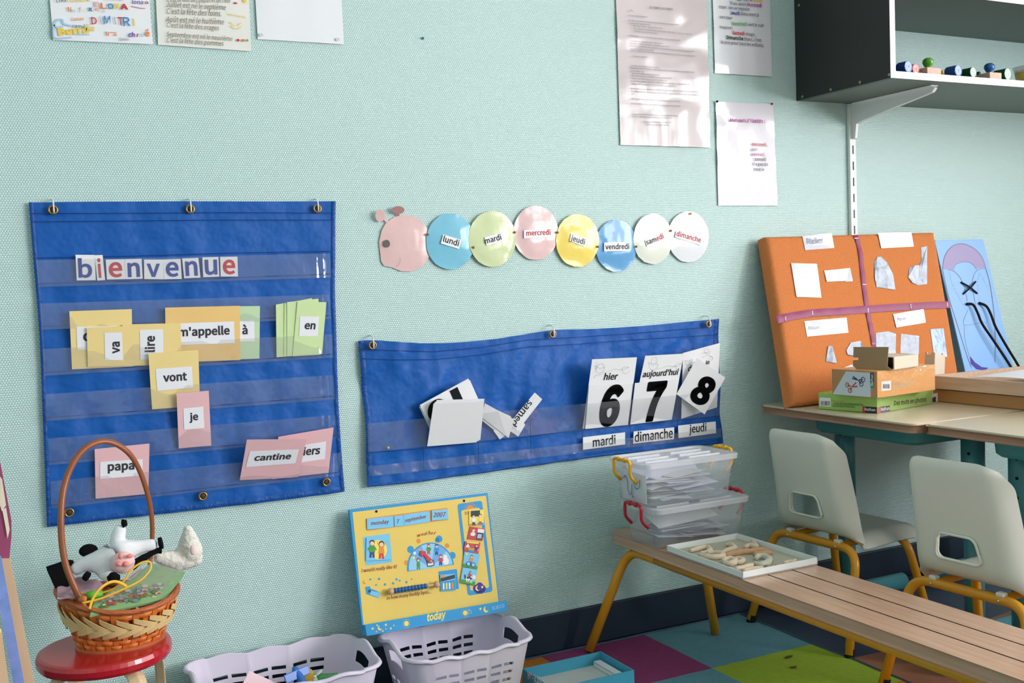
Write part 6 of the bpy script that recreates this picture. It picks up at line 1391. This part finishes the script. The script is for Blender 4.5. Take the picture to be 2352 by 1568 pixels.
def scissors(mat, c, d1, d2, r1, r2, rr_):
    mb = MB(mat)
    for a, b in ((d1, r2), (d2, r1)):
        mb.line(ol, [q(ol, *a), q(ol, *c), q(ol, *b)], .0034, .0009)
    for a in (r1, r2):
        k = q(ol, *a); mb.line(ol, [(k[0]+rr_*math.cos(t), k[1]+rr_*math.sin(t)) for t in [i*2*PI/16 for i in range(17)]], .0022, .0010)
    mb.use(pyel); mb.disc(ol, q(ol, *c), .0016, .0016, .0012, 10); mk('scissors_picture', mb, lab_)
scissors(snav, (605, 518), (548, 478), (540, 498), (638, 558), (655, 512), .0062); scissors(sred, (538, 588), (583, 543), (598, 585), (518, 625), (490, 568), .0058)
mb = MB(plain_white); mb.art(orr, [q(orr, *p) for p in ((846, 533), (948, 522), (948, 622), (846, 634))], .0004); mb.use(ink); x = 862
while x < 930: w = rnd.choice((2, 3, 5)); mb.art(orr, [q(orr, x, 560), q(orr, x+w, 560), q(orr, x+w, 605), q(orr, x, 606)], .0007); x += w+rnd.choice((3, 4, 5))
mk('barcode', mb, ob2)
mb = MB(); fade = M('faded_print', (226, 200, 156), .5, .3)
for s, a, b in (('CE', (970, 555), (995, 552)), ('Ciseaux pour apprendre à découper en classe', (1005, 550), (1215, 520)), ('contient deux paires de ciseaux', (970, 575), (1195, 545)), ('dès trois ans', (970, 592), (1090, 575)), ('à conserver', (970, 610), (1165, 585))): T(mb, s, fade, orr, q(orr, *a), q(orr, *b), .0004)
mk('small_print', mb, ob2)
# folded cardboard box on top
z3_ = z2_+hO+.001
cbx = thing('cardboard_box', az(*zG(760, 395), z3_), 'small open brown cardboard box with raised flap, topmost of the stack', 'box')
a0, a1, a2 = az(*zG(560, 395), z3_), az(*zG(955, 412), z3_), az(*zG(1240, 375), z3_); e1, e2 = a1-a0, a2-a1; hC = .032
ft_ = PL(a0, a1, a0+Z)
mb = MB(tan); mb.prism([ft_.pt(*ft_.px(*zG(*p))) for p in ((553, 168), (922, 168), (908, 372), (955, 412), (590, 405), (546, 365), (548, 308), (604, 306), (604, 282), (550, 278))], -ft_.n*.002); mk('flap', mb, cbx)
mb = MB(pale_b); mb.obox(a1-e1*.15, e1*.15, e2, Z*.0); sd = a1+e2*.10
mb = MB(pale_b); mb.obox(a1+e2*.10, -e1.normalized()*.003, e2*.9, Z*hC); mb.obox(a1+e2*.10-e1*.75, e1.normalized()*.003, e2*.9, Z*hC); mb.obox(a1+e2*.985-e1*.75, e1*.75, e2*.015, Z*hC); mk('side', mb, cbx)
mb = MB(pale_b); mb.obox(a1+e2*.10-e1*.75+Z*hC, e1*.75, e2*.9, Z*.002); mk('top_flap', mb, cbx)
mb = MB(tan); mb.obox(a1+e2*.03-e1*.75, e1*.75, e2*.96, Z*.002); mk('bottom', mb, cbx)
# flat wrapped carton, wooden tray, notched block
p0, p1 = az(*zG(1462, 742), ZD+.001), az(*zG(2352, 832), ZD+.001); d = (p1-p0); d.z = 0; dY = d.normalized(); dX = V((-dY.y, dY.x, 0)); dX = dX if dX.x > 0 else -dX
o = p0-dY*.03; hF = .034
fcart = thing('flat_carton', o+dX*.15, 'flat brown carton wrapped in clear film, under the wooden tray on the desk', 'box')
mb = MB(kraft); mb.obox(o, dY*.46, dX*.30, Z*hF); c1 = mk('carton', mb, fcart, bevel=.001)
mb = MB(M('carton_print', (120, 140, 176), .3, .4, var=.5, vs=25)); mb.obox(o+dY*.10+dX*.004+Z*hF, dY*.34, dX*.29, Z*.0006); mk('printed_top', mb, c1)
mb = MB(wrap); mb.grid(lambda u, v: o+dY*(.46*u)+dX*(-.001+.30*v)+Z*(hF+.0022+.0015*noise.noise(V((u*9, v*9, 2)))), 20, 10); mk('film', mb, fcart, smooth=True)
zt_ = ZD+hF+.006
c0 = az(*zG(1400, 605), zt_); hT = .036
wtr = thing('wooden_tray', c0+dY*.25+dX*.17, 'pale wooden tray holding paper, resting on the flat carton at the right edge', 'tray')
bw = wood_mat('pale_wood', (188, 158, 134), (204, 176, 154), 1, 1.0, .5); o = c0-dY*.02; LY, LX = .5, .50
mb = MB(bw); mb.obox(o, dY*LY, dX*.008, Z*hT); mk('side', mb, wtr); mb = MB(bw); mb.obox(o+dX*(LX-.008), dY*LY, dX*.008, Z*hT); mk('side', mb, wtr)
mb = MB(bw); mb.obox(o+dX*.008, dY*.008, dX*(LX-.016), Z*hT); mk('side', mb, wtr); mb = MB(bw); mb.obox(o+dX*.008+dY*(LY-.008), dY*.008, dX*(LX-.016), Z*hT); mk('side', mb, wtr)
mb = MB(bw); mb.obox(o+dX*.008+dY*.008, dY*(LY-.016), dX*(LX-.016), Z*.004); mk('bottom', mb, wtr)
mb = MB(white_paper); mb.grid(lambda u, v: o+dY*(.07+.35*u)+dX*(.10+.34*v)+Z*(hT*.80+.006*math.sin(4*u+2*v)), 10, 8); mk('paper_sheet', mb, smooth=True, label='large sheet of white paper lying in the wooden tray', cat='paper', solid=.0005)
n0, n1, n2 = az(*zG(1300, 480), ZD+.03), az(*zG(1392, 485), ZD+.03), az(*zG(1512, 465), ZD+.03)
lf = PL(aw(*zG(1300, 470), .26), aw(*zG(1405, 470), .30), aw(*zG(1300, 300), .26)); rf_ = PL(aw(*zG(1405, 470), .30), aw(*zG(1515, 470), .255), aw(*zG(1405, 300), .30))
nb2 = thing('notched_cardboard', lf.pt(*lf.px(*zG(1400, 640))), 'upright pale cardboard piece with notched top between the scissors box and the tray', 'cardboard')
mb = MB(pale_b); mb.prism([lf.pt(*lf.px(*zG(*p))) for p in ((1310, 222), (1330, 222), (1330, 245), (1372, 248), (1372, 226), (1412, 228), (1396, 660), (1290, 650))], -lf.n*.003); mk('panel', mb, nb2)
mb = MB(pale_b); mb.prism([rf_.pt(*rf_.px(*zG(*p))) for p in ((1412, 228), (1455, 232), (1455, 252), (1492, 255), (1492, 232), (1522, 234), (1506, 640), (1396, 660))], -rf_.n*.003); mk('panel', mb, nb2)

# ---------------------------------------------------------------- wall shelf
shd = M('charcoal_laminate', (36, 40, 39), .4, .35, var=.05); shg = M('grey_laminate', (92, 106, 98), .45, .35, var=.03); shw = M('white_edge', (236, 236, 244), .4, .4, var=.02); screw_m = M('screw_head', (150, 150, 130), .4, .5, metal=.5)
HX, HZ, HD = 2.272, 1.531, .375
sh = thing('wall_shelf', (HX+.6, -HD/2, HZ), 'open wall shelf unit with charcoal side and white front edges', 'shelf')
mb = MB(shd); mb.box(HX, HX+.019, -HD, -.001, HZ, 2.12); sd_ = mk('side_panel', mb, sh)
mb = MB(shg); mb.box(HX+.019, 3.9, -HD, -.001, HZ, HZ+.019); mk('bottom_board', mb, sh)
mb = MB(shg); mb.box(HX+.019, 3.9, -HD, -.001, 1.772, 1.791); mk('upper_board', mb, sh)
mb = MB(shg); mb.box(HX+.019, 3.9, -HD, -.001, 2.10, 2.119); mk('top_board', mb, sh)
mb = MB(shw); mb.box(HX, HX+.019, -HD-.001, -HD, HZ, 2.12); mk('edge_band', mb, sh)
for z in (HZ, 1.772, 2.10):
    mb = MB(shw); mb.box(HX+.019, 3.9, -HD-.001, -HD, z, z+.019); mk('edge_band', mb, sh)
for x, y in ((1835, 12), (1843, 222), (1908, 205.5), (1975, 189), (2042, 171.5)):
    d_ = ray(x, y); t = (HX-CAM.x)/d_.x; p = CAM+d_*t; mb = MB(screw_m); mb.lathe(p, [(.0042, 0), (.0036, .0012), (.0015, .0012), (.0013, .0005), (0, .0005)], 12, (-1, 0, 0)); mk('screw', mb, sd_)
rl = thing('shelf_rail', (2.487, -.01, 1.1), 'white slotted wall rail and bracket carrying the shelf', 'shelf bracket')
mb = MB(white_plastic); mb.box(2.474, 2.500, -.012, -.0005, .80, HZ-.001); ra_ = mk('rail', mb, rl, bevel=.0015)
mb = MB(pdark)
for k in range(13): mb.box(2.4845, 2.4895, -.0124, -.0121, 1.45-.05*k-.026, 1.45-.05*k)
mk('slot', mb, ra_)
mb = MB(white_plastic); mb.prism([V((2.484, y, z)) for y, z in ((-.012, HZ-.002), (-.325, HZ-.002), (-.335, HZ-.010), (-.325, HZ-.020), (-.06, HZ-.058), (-.03, HZ-.066), (-.024, HZ-.11), (-.012, HZ-.11))], (.012, 0, 0)); br = mk('bracket', mb, rl, bevel=.001)
mb = MB(white_plastic); mb.box(2.476, 2.504, -.330, -.02, HZ-.0035, HZ-.0008); mk('flange', mb, br)
GS = 'stampers on the shelf'; zS = zc(2040, 100, 7.538)
def roller(x, y, r, ln, mat, mat2, label, yoff=.366):
    r *= 1.32
    p = aw(*zS(x, y), yoff); p.z = HZ+.0195+r; root = thing('roller_stamp', (p.x, p.y+ln/2, HZ+.019), label, 'stamp', GS)
    mb = MB(mat); mb.lathe(p+V((0, ln, 0)), [(0, 0), (r*.94, 0), (r, .002), (r, ln-.003), (r*.95, ln)], 22, (.12, -1, 0)); mk('roller', mb, root, smooth=False)
    mb = MB(mat2); pl = PL(p, p+V((1, .12, 0)), p+Z); mb.disc(pl, (0, 0), r*.92, r*.92, .0012, 22); mk('end_face', mb, root)
    mb = MB(plain_white)
    for k in (.35, .62): mb.line(pl, [(r*k*math.cos(t)*(1+.1*math.sin(3*t)), r*k*math.sin(t)) for t in [i*2*PI/20 for i in range(21)]], r*.10, .0018)
    mk('embossed_ring', mb, root); return root
cb = M('stamp_blue', (40, 76, 150), .4, .4); cb2 = M('stamp_blue_lit_face', (110, 150, 214), .4, .4); cg = M('stamp_green', (22, 74, 44), .35, .45); cg2 = M('stamp_green_lit_face', (160, 206, 176), .4, .4); cpk = M('stamp_coral', (228, 120, 112), .45, .4)  # blue and green end faces are paler: light falling on them is painted in
roller(340, 385, .0125, .032, cb, cb2, 'blue roller stamp at the left end of the shelf'); roller(470, 415, .0115, .03, cpk, cpk, 'coral roller stamp just behind the leftmost blue one', .352)
roller(1205, 475, .0125, .036, cb, cb2, 'blue roller stamp beside the small red knob on the shelf'); roller(1465, 515, .0115, .034, cg, cg2, 'dark green roller stamp directly right of a blue roller'); roller(2065, 540, .0135, .042, cg, cg2, 'dark green roller stamp next to the yellow tub')
def stamp(x, y, rk, mat, label, bw_, yoff, block=True, hb=.020):
    if rk < .01: hb = .036; rk *= 1.15
    else: rk *= 1.25; yoff += .045
    p = aw(*zS(x, y), yoff); root = thing('stamp', (p.x, p.y, HZ+.019), label, 'stamp', GS)
    mb = MB(bw); mb.box(p.x-bw_/2, p.x+bw_/2, p.y-.022, p.y+.022, HZ+.0195, HZ+.0195+hb); mk('block', mb, root, bevel=.0015)
    mb = MB(mat); zz = HZ+.0195+hb; mb.lathe((p.x, p.y, zz), [(rk*.55, 0), (rk*.5, rk*.25), (rk*.8, rk*.7), (rk, rk*1.15), (rk*.9, rk*1.6), (rk*.5, rk*1.9), (0, rk*1.98)], 20); mk('knob', mb, root, smooth=True); return root
kg = M('knob_green', (74, 150, 34), .2, .5); kb = M('knob_blue', (24, 84, 146), .2, .5); ky = M('knob_yellow', (216, 176, 40), .25, .5); kr = M('knob_red', (166, 34, 44), .25, .5); kn = M('knob_navy', (26, 50, 96), .25, .5)
stamp(690, 400, .0125, kg, 'wooden stamp with a large glossy green knob on the shelf', .055, .30); stamp(1752, 470, .0125, kb, 'wooden stamp with a large glossy blue knob on the shelf', .05, .30)
stamp(930, 430, .0065, ky, 'small wooden stamp with a yellow knob behind the green-knobbed one', .03, .22); stamp(1050, 410, .0072, kr, 'small wooden stamp with a red knob behind the blue roller', .03, .20); stamp(1560, 455, .0065, kn, 'small wooden stamp with a navy knob behind the green roller', .03, .24)
yt = M('yellow_tub', (222, 196, 84), .4, .4, var=.03); p = aw(*zS(2352+130, 520), .30)
tub = thing('tub', (p.x, p.y, HZ+.019), 'yellow plastic tub on the shelf at the right edge of the photo', 'tub')
mb = MB(yt); mb.lathe((p.x, p.y, HZ+.0195), [(0, .001), (.040, .001), (.048, .045), (.045, .045), (.038, .004), (0, .004)], 30); mk('bowl', mb, tub, smooth=True)
mb = MB(milk2); mb.lathe((p.x, p.y, HZ+.0195), [(.0465, .045), (.054, .062), (.052, .062), (.045, .046)], 30); mk('rim', mb, tub, smooth=True)
